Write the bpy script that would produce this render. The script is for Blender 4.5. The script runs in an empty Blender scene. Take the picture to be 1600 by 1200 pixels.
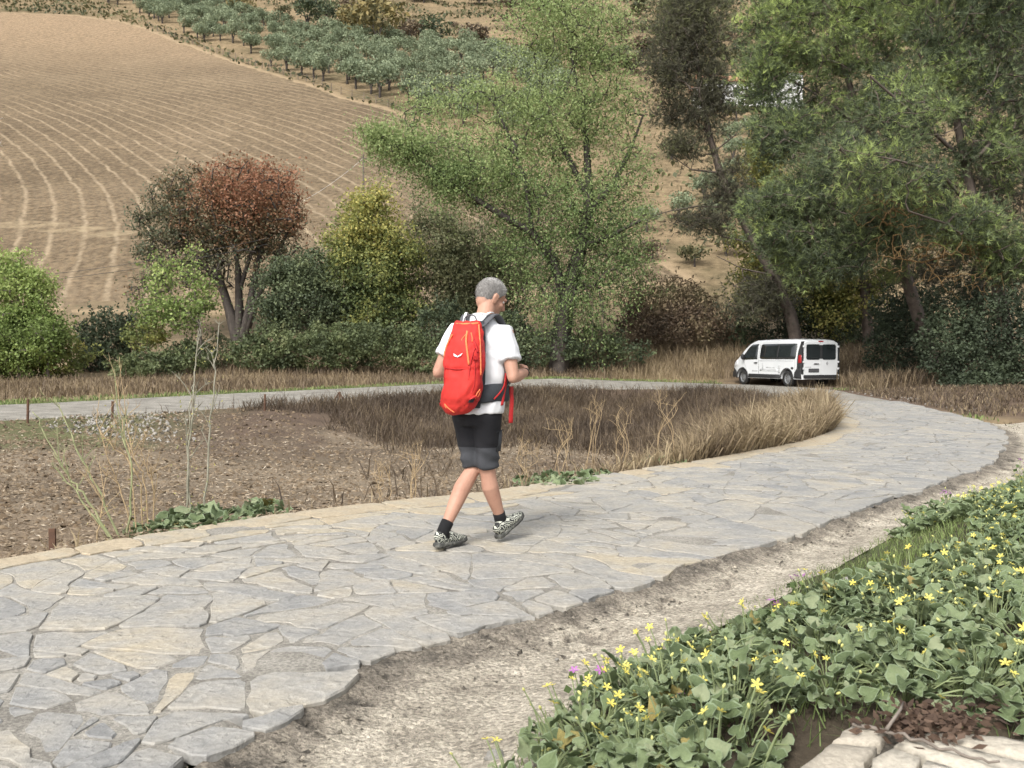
import bpy, bmesh, math, random
import numpy as np
from mathutils import Vector, Matrix

SC = bpy.context.scene
COL = SC.collection
rng = np.random.default_rng(11)
random.seed(11)
R = math.radians

# ------------------------------------------------------------------ camera, sky, sun, exposure
CAM_H, FPX, HORIZ = 1.3, 1500.0, 555.0
PITCH = math.atan((600 - HORIZ) / FPX)
cam_d = bpy.data.cameras.new('camera'); cam_d.lens = 36 * FPX / 1600; cam_d.sensor_width = 36
cam_d.clip_start = 0.1; cam_d.clip_end = 2000
cam = bpy.data.objects.new('camera', cam_d); COL.objects.link(cam)
cam.location = (0, 0, CAM_H); cam.rotation_euler = (math.pi / 2 - PITCH, 0, 0)
cam_d.dof.use_dof = True; cam_d.dof.focus_distance = 6.6; cam_d.dof.aperture_fstop = 8.0
SC.camera = cam

SUN_EL, SUN_AZ = R(46), R(205)          # azimuth from +Y clockwise: sun high, behind the camera to the left
world = bpy.data.worlds.new('World'); SC.world = world; world.use_nodes = True
wn = world.node_tree.nodes; wl = world.node_tree.links; wn.clear()
sky = wn.new('ShaderNodeTexSky'); sky.sky_type = 'NISHITA'; sky.sun_disc = False
sky.sun_elevation = SUN_EL; sky.sun_rotation = SUN_AZ; sky.dust_density = 4.0; sky.air_density = 1.0
hsv = wn.new('ShaderNodeHueSaturation'); hsv.inputs['Saturation'].default_value = 0.18
bg = wn.new('ShaderNodeBackground'); bg.inputs['Strength'].default_value = 0.15
wo = wn.new('ShaderNodeOutputWorld')
wl.new(sky.outputs[0], hsv.inputs['Color']); wl.new(hsv.outputs[0], bg.inputs[0]); wl.new(bg.outputs[0], wo.inputs[0])
sun_d = bpy.data.lights.new('sun', 'SUN'); sun_d.energy = 1.5; sun_d.angle = R(16); sun_d.color = (1, .965, .91)
sun = bpy.data.objects.new('sun', sun_d); COL.objects.link(sun)
sd = Vector((math.sin(SUN_AZ) * math.cos(SUN_EL), math.cos(SUN_AZ) * math.cos(SUN_EL), math.sin(SUN_EL)))
sun.rotation_euler = sd.to_track_quat('Z', 'Y').to_euler()
SC.view_settings.view_transform = 'Standard'; SC.view_settings.look = 'None'
SC.view_settings.exposure = 0.9; SC.view_settings.gamma = 1; SC.view_settings.use_curve_mapping = False

# ------------------------------------------------------------------ helpers
def P(px, py, D):
    """world point seen at photo pixel (px, py) at depth y = D"""
    a = (600 - py) / FPX
    dy = math.cos(PITCH) + a * math.sin(PITCH); dz = -math.sin(PITCH) + a * math.cos(PITCH)
    return np.array([(px - 800) / FPX * D / dy, D, CAM_H + D * dz / dy])

def sm(t):
    t = np.clip(t, 0, 1); return t * t * (3 - 2 * t)

def _hash(i, j, k):
    h = (i * 374761393 + j * 668265263 + k * 2147483647) & 0xffffffff
    h = ((h ^ (h >> 13)) * 1274126177) & 0xffffffff
    return ((h ^ (h >> 16)) & 0xffff) / 65535.0

def vnoise(p, seed=0):
    """3-D value noise, p (N,3) -> -1..1"""
    p = np.asarray(p, float); i = np.floor(p).astype(np.int64); f = p - i; f = f * f * (3 - 2 * f)
    o = np.zeros(len(p))
    for a in (0, 1):
        for b in (0, 1):
            for c in (0, 1):
                w = (f[:, 0] if a else 1 - f[:, 0]) * (f[:, 1] if b else 1 - f[:, 1]) * (f[:, 2] if c else 1 - f[:, 2])
                o += w * _hash(i[:, 0] + a + seed * 17, i[:, 1] + b, i[:, 2] + c)
    return o * 2 - 1

def fbm(x, y, s, octs=4, seed=0, z=0.0):
    x = np.asarray(x, float); y = np.asarray(y, float); o = np.zeros(x.shape).ravel(); amp = 1; tot = 0
    for k in range(octs):
        p = np.stack([x.ravel() * s, y.ravel() * s, np.full(x.size, z + k * 7.3)], 1)
        o += amp * vnoise(p, seed + k); tot += amp; amp *= .5; s *= 2.03
    return (o / tot).reshape(x.shape)

def tag(o, label=None, cat=None, group=None, kind=None):
    if label: o['label'] = label
    if cat: o['category'] = cat
    if group: o['group'] = group
    if kind: o['kind'] = kind
    return o

def link(name, me, parent=None, loc=None):
    o = bpy.data.objects.new(name, me); COL.objects.link(o)
    if parent is not None: o.parent = parent
    if loc is not None: o.location = loc
    return o

def empty(name, loc=(0, 0, 0), rz=0):
    o = bpy.data.objects.new(name, None); COL.objects.link(o); o.location = loc; o.rotation_euler = (0, 0, rz)
    o.empty_display_size = .1
    return o

def raw_mesh(name, V, F, mat=None, smooth=False, attrs=None):
    """V (N,3); F an (M,k) int array of k-gons or a list of index lists; attrs {name: per-vertex floats}"""
    me = bpy.data.meshes.new(name); V = np.asarray(V, np.float32)
    if isinstance(F, np.ndarray):
        M, k = F.shape
        me.vertices.add(len(V)); me.vertices.foreach_set('co', V.ravel())
        me.loops.add(M * k); me.loops.foreach_set('vertex_index', F.astype(np.int32).ravel())
        me.polygons.add(M); me.polygons.foreach_set('loop_start', np.arange(0, M * k, k, dtype=np.int32))
        me.update(calc_edges=True)
    else:
        me.from_pydata(V.tolist(), [], F); me.update()
    if smooth: me.polygons.foreach_set('use_smooth', np.ones(len(me.polygons), bool))
    for n, a in (attrs or {}).items():
        a = np.asarray(a, np.float32)
        if a.ndim == 1:
            t = me.attributes.new(n, 'FLOAT', 'POINT'); t.data.foreach_set('value', a)
        else:
            t = me.attributes.new(n, 'FLOAT_COLOR', 'POINT')
            t.data.foreach_set('color', np.concatenate([a, np.ones((len(a), 1), np.float32)], 1).astype(np.float32).ravel())
    if mat is not None: me.materials.append(mat)
    return me

class MB:
    """collects pieces into one mesh"""
    def __init__(s): s.V = []; s.F = []; s.n = 0; s.A = []
    def add(s, V, F, a=0.0):
        V = np.asarray(V, float)
        s.V.append(V); s.F += [[int(i) + s.n for i in f] for f in F]; s.n += len(V); s.A.append(np.full(len(V), a)); return s
    def box(s, c, d, rot=None):
        v = np.array([[x, y, z] for x in (-.5, .5) for y in (-.5, .5) for z in (-.5, .5)]) * np.array(d)
        if rot is not None: v = v @ np.array(rot.to_matrix() if hasattr(rot, 'to_matrix') else rot).T
        return s.add(v + np.array(c), [[0, 1, 3, 2], [4, 6, 7, 5], [0, 4, 5, 1], [2, 3, 7, 6], [0, 2, 6, 4], [1, 5, 7, 3]])
    def tube(s, pts, rad, n=8, side=None, cap=True, flat=1.0, sup=2.0):
        V, F = loft(pts, rad, n, side, cap, flat, sup); return s.add(V, F)
    def ball(s, c, r, nu=12, nv=8, M=None):
        r = np.array(r) * np.ones(3); v = []
        for i in range(nv + 1):
            th = math.pi * i / nv
            for j in range(nu):
                ph = 2 * math.pi * j / nu
                v.append([math.sin(th) * math.cos(ph), math.sin(th) * math.sin(ph), math.cos(th)])
        v = np.array(v) * r
        if M is not None: v = v @ np.array(M).T
        f = [[i * nu + j, (i + 1) * nu + j, (i + 1) * nu + (j + 1) % nu, i * nu + (j + 1) % nu] for i in range(nv) for j in range(nu)]
        return s.add(v + np.array(c), f)
    def mesh(s, name, mat=None, smooth=False):
        return raw_mesh(name, np.concatenate(s.V), s.F, mat, smooth, {'tint': np.concatenate(s.A)})
    def build(s, name, mat, parent=None, smooth=False): return link(name, s.mesh(name, mat, smooth), parent)

def loft(pts, rad, n=8, side=None, cap=True, flat=1.0, sup=2.0):
    """tube along pts; rad: radius or (a, b) per point; a lies along 'side'"""
    pts = np.asarray(pts, float); m = len(pts)
    rad = [(r, r * flat) if np.isscalar(r) else r for r in (rad if hasattr(rad, '__len__') else [rad] * m)]
    T = np.gradient(pts, axis=0) if m > 1 else np.array([[0, 0, 1.]])
    T /= np.linalg.norm(T, axis=1)[:, None] + 1e-9
    V = []; F = []; ref = None
    for i in range(m):
        if side is not None: ref = np.array(side, float)
        elif ref is None:
            ref = np.array([1., 0, 0]) if abs(T[i, 0]) < .9 else np.array([0, 1., 0])
        u = ref - T[i] * (ref @ T[i]); u /= np.linalg.norm(u) + 1e-9; w = np.cross(T[i], u)
        if side is None: ref = u
        for j in range(n):
            a = 2 * math.pi * j / n; c, s_ = math.cos(a), math.sin(a)
            c = math.copysign(abs(c) ** (2 / sup), c); s_ = math.copysign(abs(s_) ** (2 / sup), s_)
            V.append(pts[i] + u * c * rad[i][0] + w * s_ * rad[i][1])
    for i in range(m - 1):
        for j in range(n):
            F.append([i * n + j, i * n + (j + 1) % n, (i + 1) * n + (j + 1) % n, (i + 1) * n + j])
    if cap:
        F.append(list(range(n))[::-1]); F.append([(m - 1) * n + j for j in range(n)])
    return np.array(V), F

def crom(pts, k):
    """Catmull-Rom through pts, k samples per span"""
    p = np.asarray(pts, float); p = np.concatenate([[2 * p[0] - p[1]], p, [2 * p[-1] - p[-2]]]); o = []
    for i in range(1, len(p) - 2):
        for t in np.arange(k) / k:
            a, b, c, d = p[i - 1:i + 3]
            o.append(.5 * ((2 * b) + (c - a) * t + (2 * a - 5 * b + 4 * c - d) * t ** 2 + (3 * b - a - 3 * c + d) * t ** 3))
    o.append(p[-2]); return np.array(o)

def remeshed(mb, voxel, smooth_it=3, name='body'):
    """join the closed pieces of mb into one continuous surface"""
    me = mb.mesh('work'); o = bpy.data.objects.new('work', me); COL.objects.link(o)
    m = o.modifiers.new('r', 'REMESH'); m.mode = 'VOXEL'; m.voxel_size = voxel; m.use_smooth_shade = True
    if smooth_it:
        s = o.modifiers.new('s', 'SMOOTH'); s.factor = .5; s.iterations = smooth_it
    dg = bpy.context.evaluated_depsgraph_get(); dg.update()
    out = bpy.data.meshes.new_from_object(o.evaluated_get(dg)); out.name = name
    bpy.data.objects.remove(o); bpy.data.meshes.remove(me)
    return out

def mverts(me):
    c = np.empty(len(me.vertices) * 3, np.float32); me.vertices.foreach_get('co', c)
    n = np.empty(len(me.vertices) * 3, np.float32); me.vertices.foreach_get('normal', n)
    return c.reshape(-1, 3), n.reshape(-1, 3)

# ------------------------------------------------------------------ materials
def mat(name, cols, scale=3.0, rough=.85, bump=0.0, bscale=30.0, attr=None, attr_w=1.0, noise_w=1.0, transl=0.0, spec=.3, fine=.25, fscale=None,
        metal=0.0, rnd=0.0, coat=0.0, stretch=None, vcol=None, bdist=.01, edge=None, terrace=0, speck=None):
    """mottled surface: a colour ramp read by noise (+ a per-vertex attribute, + a per-object random), fine grain and relief"""
    m = bpy.data.materials.new(name); m.use_nodes = True; nt = m.node_tree; ns, ln = nt.nodes, nt.links; ns.clear()
    out = ns.new('ShaderNodeOutputMaterial'); b = ns.new('ShaderNodeBsdfPrincipled')
    tc = ns.new('ShaderNodeTexCoord'); vec = tc.outputs['Object']
    if stretch:
        mp = ns.new('ShaderNodeMapping'); mp.inputs['Scale'].default_value = stretch; ln.new(vec, mp.inputs[0]); vec = mp.outputs[0]
    def noise(s, d=5, r=.6):
        n = ns.new('ShaderNodeTexNoise'); n.inputs['Scale'].default_value = s; n.inputs['Detail'].default_value = d; n.inputs['Roughness'].default_value = r
        ln.new(vec, n.inputs['Vector']); return n.outputs[0]
    def mth(op, a, c):
        q = ns.new('ShaderNodeMath'); q.operation = op
        for i, v in enumerate((a, c)):
            if hasattr(v, 'node'): ln.new(v, q.inputs[i])
            else: q.inputs[i].default_value = v
        return q.outputs[0]
    def mixc(kind, f, a, c):
        q = ns.new('ShaderNodeMix'); q.data_type = 'RGBA'; q.blend_type = kind
        for i, v in ((0, f), (6, a), (7, c)):
            if hasattr(v, 'node'): ln.new(v, q.inputs[i])
            else: q.inputs[i].default_value = v if i == 0 else (*v, 1)
        return q.outputs[2]
    f = mth('MULTIPLY_ADD', noise(scale), noise_w * 1.6); f.node.inputs[2].default_value = .5 - noise_w * .8
    if attr:
        at = ns.new('ShaderNodeAttribute'); at.attribute_name = attr
        f = mth('ADD', f, mth('MULTIPLY', mth('SUBTRACT', at.outputs['Fac'], .5), attr_w))
    if rnd:
        oi = ns.new('ShaderNodeObjectInfo'); f = mth('ADD', f, mth('MULTIPLY', mth('SUBTRACT', oi.outputs['Random'], .5), rnd))
    if len(cols) == 1: cols = [cols[0], cols[0]]
    rp = ns.new('ShaderNodeValToRGB'); el = rp.color_ramp.elements
    while len(el) < len(cols): el.new(.5)
    for i, c in enumerate(cols): el[i].position = i / max(1, len(cols) - 1); el[i].color = (*c, 1)
    ln.new(f, rp.inputs[0]); col = rp.outputs[0]
    if vcol:
        va = ns.new('ShaderNodeAttribute'); va.attribute_name = vcol
        col = mixc('MULTIPLY', 1.0, va.outputs['Color'], col)
    if edge:
        ea = ns.new('ShaderNodeAttribute'); ea.attribute_name = 'edge'
        col = mixc('MIX', mth('MULTIPLY', mth('GREATER_THAN', ea.outputs['Fac'], edge[1]), .8), col, edge[0])
    if fine:
        g = mth('MULTIPLY_ADD', noise(fscale or bscale, 4, .7), fine * 3.0); g.node.inputs[2].default_value = 1 - fine * 1.5
        cg = ns.new('ShaderNodeCombineColor')
        for i in range(3): ln.new(g, cg.inputs[i])
        col = mixc('MULTIPLY', 1.0, col, cg.outputs[0])
    if speck:
        vo = ns.new('ShaderNodeTexVoronoi'); vo.inputs['Scale'].default_value = speck[0]; ln.new(vec, vo.inputs['Vector'])
        sp = ns.new('ShaderNodeSeparateColor'); ln.new(vo.outputs['Color'], sp.inputs[0])
        g = mth('MULTIPLY_ADD', sp.outputs[0], speck[1] * 2); g.node.inputs[2].default_value = 1 - speck[1]
        cg = ns.new('ShaderNodeCombineColor')
        for i in range(3): ln.new(g, cg.inputs[i])
        col = mixc('MULTIPLY', 1.0, col, cg.outputs[0])
    tstep = None
    if terrace:
        tn = mth('MULTIPLY', noise(terrace, 7, .55), 9.0); tstep = mth('ADD', mth('FLOOR', tn, 0.0), mth('POWER', mth('FRACT', tn, 0.0), 5.0))
        g = mth('MULTIPLY_ADD', mth('SUBTRACT', mth('FRACT', tn, 0.0), .5), .10); g.node.inputs[2].default_value = 1.0
        cg = ns.new('ShaderNodeCombineColor')
        for i in range(3): ln.new(g, cg.inputs[i])
        col = mixc('MULTIPLY', 1.0, col, cg.outputs[0])
    ln.new(col, b.inputs['Base Color'])
    b.inputs['Roughness'].default_value = rough; b.inputs['Specular IOR Level'].default_value = spec; b.inputs['Metallic'].default_value = metal
    b.inputs['Coat Weight'].default_value = coat
    if bump:
        bp = ns.new('ShaderNodeBump'); bp.inputs['Strength'].default_value = bump; bp.inputs['Distance'].default_value = bdist
        ln.new(mth('ADD', noise(bscale, 6, .65), mth('MULTIPLY', tstep, .3)) if tstep is not None else noise(bscale, 6, .65), bp.inputs['Height']); ln.new(bp.outputs[0], b.inputs['Normal'])
    sh = b.outputs[0]
    if transl:
        t = ns.new('ShaderNodeBsdfTranslucent'); ln.new(col, t.inputs[0]); mx = ns.new('ShaderNodeMixShader'); mx.inputs[0].default_value = transl
        ln.new(sh, mx.inputs[1]); ln.new(t.outputs[0], mx.inputs[2]); sh = mx.outputs[0]
    ln.new(sh, out.inputs[0]); m['nodes_ok'] = 1
    return m

def leafmat(name, cols, transl=.35, sat=.78):
    cols = [tuple((.2 * c[0] + .7 * c[1] + .1 * c[2]) * (1 - sat) * (1.04, 1.0, .86)[i] + c[i] * sat for i in range(3)) for c in cols]
    return mat(name, cols, scale=.6, rough=.6, attr='tint', attr_w=1.0, noise_w=.35, transl=transl, spec=.25, fine=0)

# ------------------------------------------------------------------ plan of the place: path, loop, bank, hill
PAIRS = [(-6.3, 2.6, -3.2, -.5, 0), (-4.2, 5.0, -1.55, 1.9, 0), (-3.25, 6.09, -.96, 3.07, 0), (-2.65, 6.95, -.5, 4.15, 0), (-1.75, 7.96, .19, 4.81, 0),
         (-.59, 8.86, 1.05, 5.85, 0), (.325, 9.75, 1.88, 6.72, 0), (1.46, 10.96, 2.9, 8.0, 0), (2.94, 12.6, 4.5, 9.9, 0), (4.7, 15.0, 6.2, 12.2, 0),
         (6.0, 17.7, 8.2, 15.9, 0), (6.8, 20.5, 9.3, 19.0, 0), (7.4, 23.5, 10.1, 22.8, 0), (7.9, 27, 10.9, 26.8, 0), (8.0, 30.5, 11.5, 31.2, 0),
         (7.6, 33.6, 12.3, 36.5, 0), (6.4, 36, 11.6, 41, .0), (5.0, 37.3, 8.3, 43.2, .06), (2.5, 37.5, 4.6, 42.8, .19), (0, 35.5, 1.6, 40.5, .33),
         (-3.1, 31, -2.6, 36.5, .24), (-5.3, 26.7, -5.9, 32.3, .19), (-7.6, 22.9, -8.7, 28.6, .16), (-10.3, 19.3, -12.3, 23, .12), (-13.5, 15.5, -16, 18.5, .1),
         (-20, 8, -23, 10.5, .1)]
_pp = crom(PAIRS, 6)
INN, OUT, OUTZ = _pp[:, 0:2], _pp[:, 2:4], _pp[:, 4]
MID = (INN + OUT) / 2
SARC = np.concatenate([[0], np.cumsum(np.linalg.norm(np.diff(MID, axis=0), axis=1))])
PWID = np.linalg.norm(OUT - INN, axis=1)
def path_xy(s, t):
    """s metres along the path, t 0 (loop side) .. 1 (outer side) -> x, y, z"""
    s = np.asarray(s, float); t = np.asarray(t, float)
    ix = [np.interp(s, SARC, INN[:, k]) for k in (0, 1)]; ox = [np.interp(s, SARC, OUT[:, k]) for k in (0, 1)]
    z = np.interp(s, SARC, OUTZ) * t
    return ix[0] + (ox[0] - ix[0]) * t, ix[1] + (ox[1] - ix[1]) * t, z

GUT = crom([(-3.2, -.5, -1.2, -.8), (-1.55, 1.9, -.35, 1.6), (-.96, 3.07, -.08, 2.8), (-.5, 4.15, .1, 3.35), (.19, 4.81, .55, 4.15), (1.05, 5.85, 1.25, 5.06),
            (1.88, 6.72, 1.95, 5.95), (2.9, 8.0, 2.95, 7.25), (4.5, 9.9, 4.75, 9.2), (6.2, 12.2, 6.7, 11.5), (8.2, 15.9, 8.9, 15.2), (9.3, 19.0, 10.2, 19)], 12)
BANK = GUT[:, 2:4]

def in_poly(x, y, poly):
    if x.size <= 256:
        q = np.asarray(poly); r = np.roll(q, -1, 0); X = x.ravel()[:, None]; Y = y.ravel()[:, None]
        with np.errstate(divide='ignore', invalid='ignore'):
            h = ((q[:, 1] > Y) != (r[:, 1] > Y)) & (X < (r[:, 0] - q[:, 0]) * (Y - q[:, 1]) / (r[:, 1] - q[:, 1]) + q[:, 0])
        return (h.sum(1) % 2 == 1).reshape(x.shape)
    c = np.zeros(x.shape, bool); n = len(poly)
    for i in range(n):
        x1, y1 = poly[i]; x2, y2 = poly[(i + 1) % n]
        if y1 == y2: continue
        c ^= ((y1 > y) != (y2 > y)) & (x < (x2 - x1) * (y - y1) / (y2 - y1) + x1)
    return c

def dist_line(x, y, L, vals=None):
    if x.size <= 256:
        L = np.asarray(L); A, B = L[:-1], L[1:]; d = B - A; q = (d * d).sum(1) + 1e-12; X = x.ravel()[:, None]; Y = y.ravel()[:, None]
        t = np.clip(((X - A[:, 0]) * d[:, 0] + (Y - A[:, 1]) * d[:, 1]) / q, 0, 1)
        e = np.hypot(X - A[:, 0] - t * d[:, 0], Y - A[:, 1] - t * d[:, 1]); j = e.argmin(1); i = np.arange(len(j)); best = e[i, j].reshape(x.shape)
        if vals is None: return best
        return best, (vals[:-1][j] + (vals[1:] - vals[:-1])[j] * t[i, j]).reshape(x.shape)
    best = np.full(x.shape, 1e9); val = np.zeros(x.shape)
    for i in range(len(L) - 1):
        a, b = L[i], L[i + 1]; d = b - a; q = d @ d + 1e-12
        t = np.clip(((x - a[0]) * d[0] + (y - a[1]) * d[1]) / q, 0, 1)
        e = np.hypot(x - a[0] - t * d[0], y - a[1] - t * d[1]); k = e < best
        if vals is not None: val = np.where(k, vals[i] + (vals[i + 1] - vals[i]) * t, val)
        best = np.where(k, e, best)
    return (best, val) if vals is not None else best

LOOP = np.concatenate([INN, [(-60, -30), (-40, -30)]])
PATHPOLY = np.concatenate([INN, OUT[::-1]])
BANKPOLY = np.concatenate([BANK, [(14, 19), (14, -4), (-1.2, -4)]])
HY = [0, 43, 48, 60, 100, 150, 200, 260, 330, 420, 520]
HZ = [.2, .2, .9, 3.9, 19.5, 41.8, 64, 93, 128, 178, 236]

def hill_z(x, y):
    yy = y - .02 * (x + 20)
    z = sum(np.interp(yy + o, HY, HZ) for o in (-6, -3, 0, 3, 6)) / 5
    return z + sm((y - 55) / 60) * (1.6 * fbm(x, y, .017, 3, 5)) + np.where(y > 40, .3, 0) * fbm(x, y, .08, 2, 9)

def terrain(x, y, info=False):
    x = np.asarray(x, float); y = np.asarray(y, float)
    loop = in_poly(x, y, LOOP); onp = in_poly(x, y, PATHPOLY); bank = in_poly(x, y, BANKPOLY) & ~onp
    di = dist_line(x, y, INN); do, oz = dist_line(x, y, OUT, OUTZ); db = dist_line(x, y, BANK)
    far = sm((y - 8) / 10)
    zf = (1 - far) * -.35 + far * (-.3 - .45 * sm((x + 9) / 7))
    bw = .9 + 3.6 * sm((y - 10) / 10) * sm((x + 14) / 12)
    z_loop = -.012 + (zf + .012) * sm(di / bw) + .03 * fbm(x, y, 1.3, 3, 2)
    base = hill_z(x, y)
    z_out = oz - .03 + (base - oz + .03) * sm(do / 5) + .03 * fbm(x, y, .9, 3, 3) * sm(do / .5)
    z_bank = -.02 + .21 * sm(db / .8) + .18 * sm(db / 4) + .035 * fbm(x, y, 2.2, 3, 4) - .14 * sm((2.9 - y) / .15) * sm((x - .22 * y) / .1)
    z = np.where(loop, z_loop, np.where(bank, z_bank, z_out))
    z = np.where(onp, np.minimum(oz * .0 - .05, z), z)
    gut = (~loop) & (~onp) & (~bank) & (y < 19.5) & (do < 1.2)
    z = np.where(gut, -.16, z)
    if info: return z, loop, onp, bank, di, do, db
    return z

def gz(x, y): return float(terrain(np.array([x]), np.array([y]))[0])

def hit(px, py, lo=20.0, hi=480.0):
    """point of the terrain seen at a photo pixel"""
    D = np.linspace(lo, hi, 900); p = np.array([P(px, py, d) for d in D])
    g = hill_z(p[:, 0], p[:, 1]) - p[:, 2]; i = np.argmax(g > 0)
    return p[i] if g[i] > 0 else p[-1]
# ------------------------------------------------------------------ ground
def graded(lo, hi, f):
    o = [lo]
    while o[-1] < hi: o.append(o[-1] + f(o[-1]))
    return np.array(o)

def grid_faces(nx, ny):
    i = np.arange(ny - 1)[:, None] * nx + np.arange(nx - 1)[None, :]
    return np.stack([i, i + 1, i + nx + 1, i + nx], -1).reshape(-1, 4)

gx = graded(-60, 60, lambda v: .19 if abs(v) < 10 else .19 + (abs(v) - 10) * .05)
gy = graded(-5, 62, lambda v: .17 if v < 14 else .17 + (v - 14) * .018)
GX, GY = np.meshgrid(gx, gy)
Z, loop, onp, bank, di, do, db = terrain(GX, GY, True)
n1 = fbm(GX, GY, .5, 4, 21); n2 = fbm(GX, GY, 2.5, 3, 22)
def c3(c): return np.array(c)[None, None, :]
def lerp(a, b, t): return a + (b - a) * t[..., None]
colr = np.zeros(GX.shape + (3,)) + c3((.22, .165, .095))
colr = lerp(colr, c3((.085, .105, .03)), sm(1.3 - do / 1.1 + n1 * .8) * (GX < 9.5))                  # green verge on the far arm
colr = lerp(colr, c3((.10, .068, .046)), sm((GX - 9.0) / 2 + n1 * .4) * sm((GY - 12) / 5))             # pine litter on the right
colr = lerp(colr, c3((.16, .12, .07)), sm((GY - 44) / 4 + n1))
soil = lerp(np.zeros_like(colr) + c3((.20, .158, .11)), c3((.128, .098, .067)), sm(.5 + n1 * .9 + n2 * .5))
soil = lerp(soil, c3((.22, .16, .105)), sm((GY - 6) / 3) * sm((11 - GY) / 4) * .7)
lb = sm(1.25 - di / (1.0 + 3.2 * sm((GY - 10) / 8)) + n2 * .5 + n1 * .6)
drygrass = lerp(np.zeros_like(colr) + c3((.10, .07, .05)), c3((.30, .21, .10)), sm((GX - 1) / 5 + n1 * .5) * sm((24 - GY) / 8))
drygrass = lerp(drygrass, c3((.10, .10, .045)), sm((-GX - 6.5) / 1.5 + n1))
colr = np.where(loop[..., None], lerp(soil, drygrass, lb), colr)
colr = np.where(bank[..., None], lerp(np.zeros_like(colr) + c3((.06, .047, .032)), c3((.065, .08, .03)), sm(.45 + n1 + n2 * .5 - db * .15)), colr)
m_ground = mat('ground_soil', [(.55, .55, .55), (1, 1, 1), (1.3, 1.3, 1.3)], 1.6, .95, .7, 22, vcol='Col', fine=.35, fscale=45, bdist=.03)
tag(link('ground', raw_mesh('ground', np.stack([GX, GY, Z], -1).reshape(-1, 3), grid_faces(len(gx), len(gy)), m_ground, True, {'Col': colr.reshape(-1, 3)})), kind='structure')

# hillside with its ploughed field: tractor rows follow a curve across the slope
hx = graded(-330, 330, lambda v: 1.6 if -110 < v < 40 else 4.0)
hy = graded(58, 470, lambda v: 1.3 if v < 150 else 1.3 + (v - 150) * .012)
HX, HYg = np.meshgrid(hx, hy)
HZg = hill_z(HX, HYg)
FIELD = np.array([hit(*p)[:2] for p in [(-350, 60), (-150, 26), (0, 20), (120, 25), (180, 33), (230, 47), (320, 82), (420, 116), (520, 150), (600, 172), (650, 192), (760, 235),
                                        (860, 300)]] + [(12, 68), (-8, 61.5), (-20, 60.5), (-40, 60), (-90, 59)])
inf = in_poly(HX, HYg, FIELD); sdf = dist_line(HX, HYg, np.concatenate([FIELD, FIELD[:1]])) * np.where(inf, 1, -1)
yy = HYg - 90
rowc = HX + .55 * yy + .00475 * yy ** 2 + 1.0 * fbm(HX, HYg, .03, 2, 31)
rowc = np.where(HYg > 175, rowc, rowc)
TR = [[hit(*p)[:2] for p in l] for l in ([(-100, 338), (0, 345), (110, 352), (215, 365)], [(-100, 346), (0, 354), (100, 363), (212, 376)],
                                         [(-300, 330), (-290, 340)])]
cross = np.minimum.reduce([dist_line(HX, HYg, np.array(l)) for l in TR])

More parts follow.
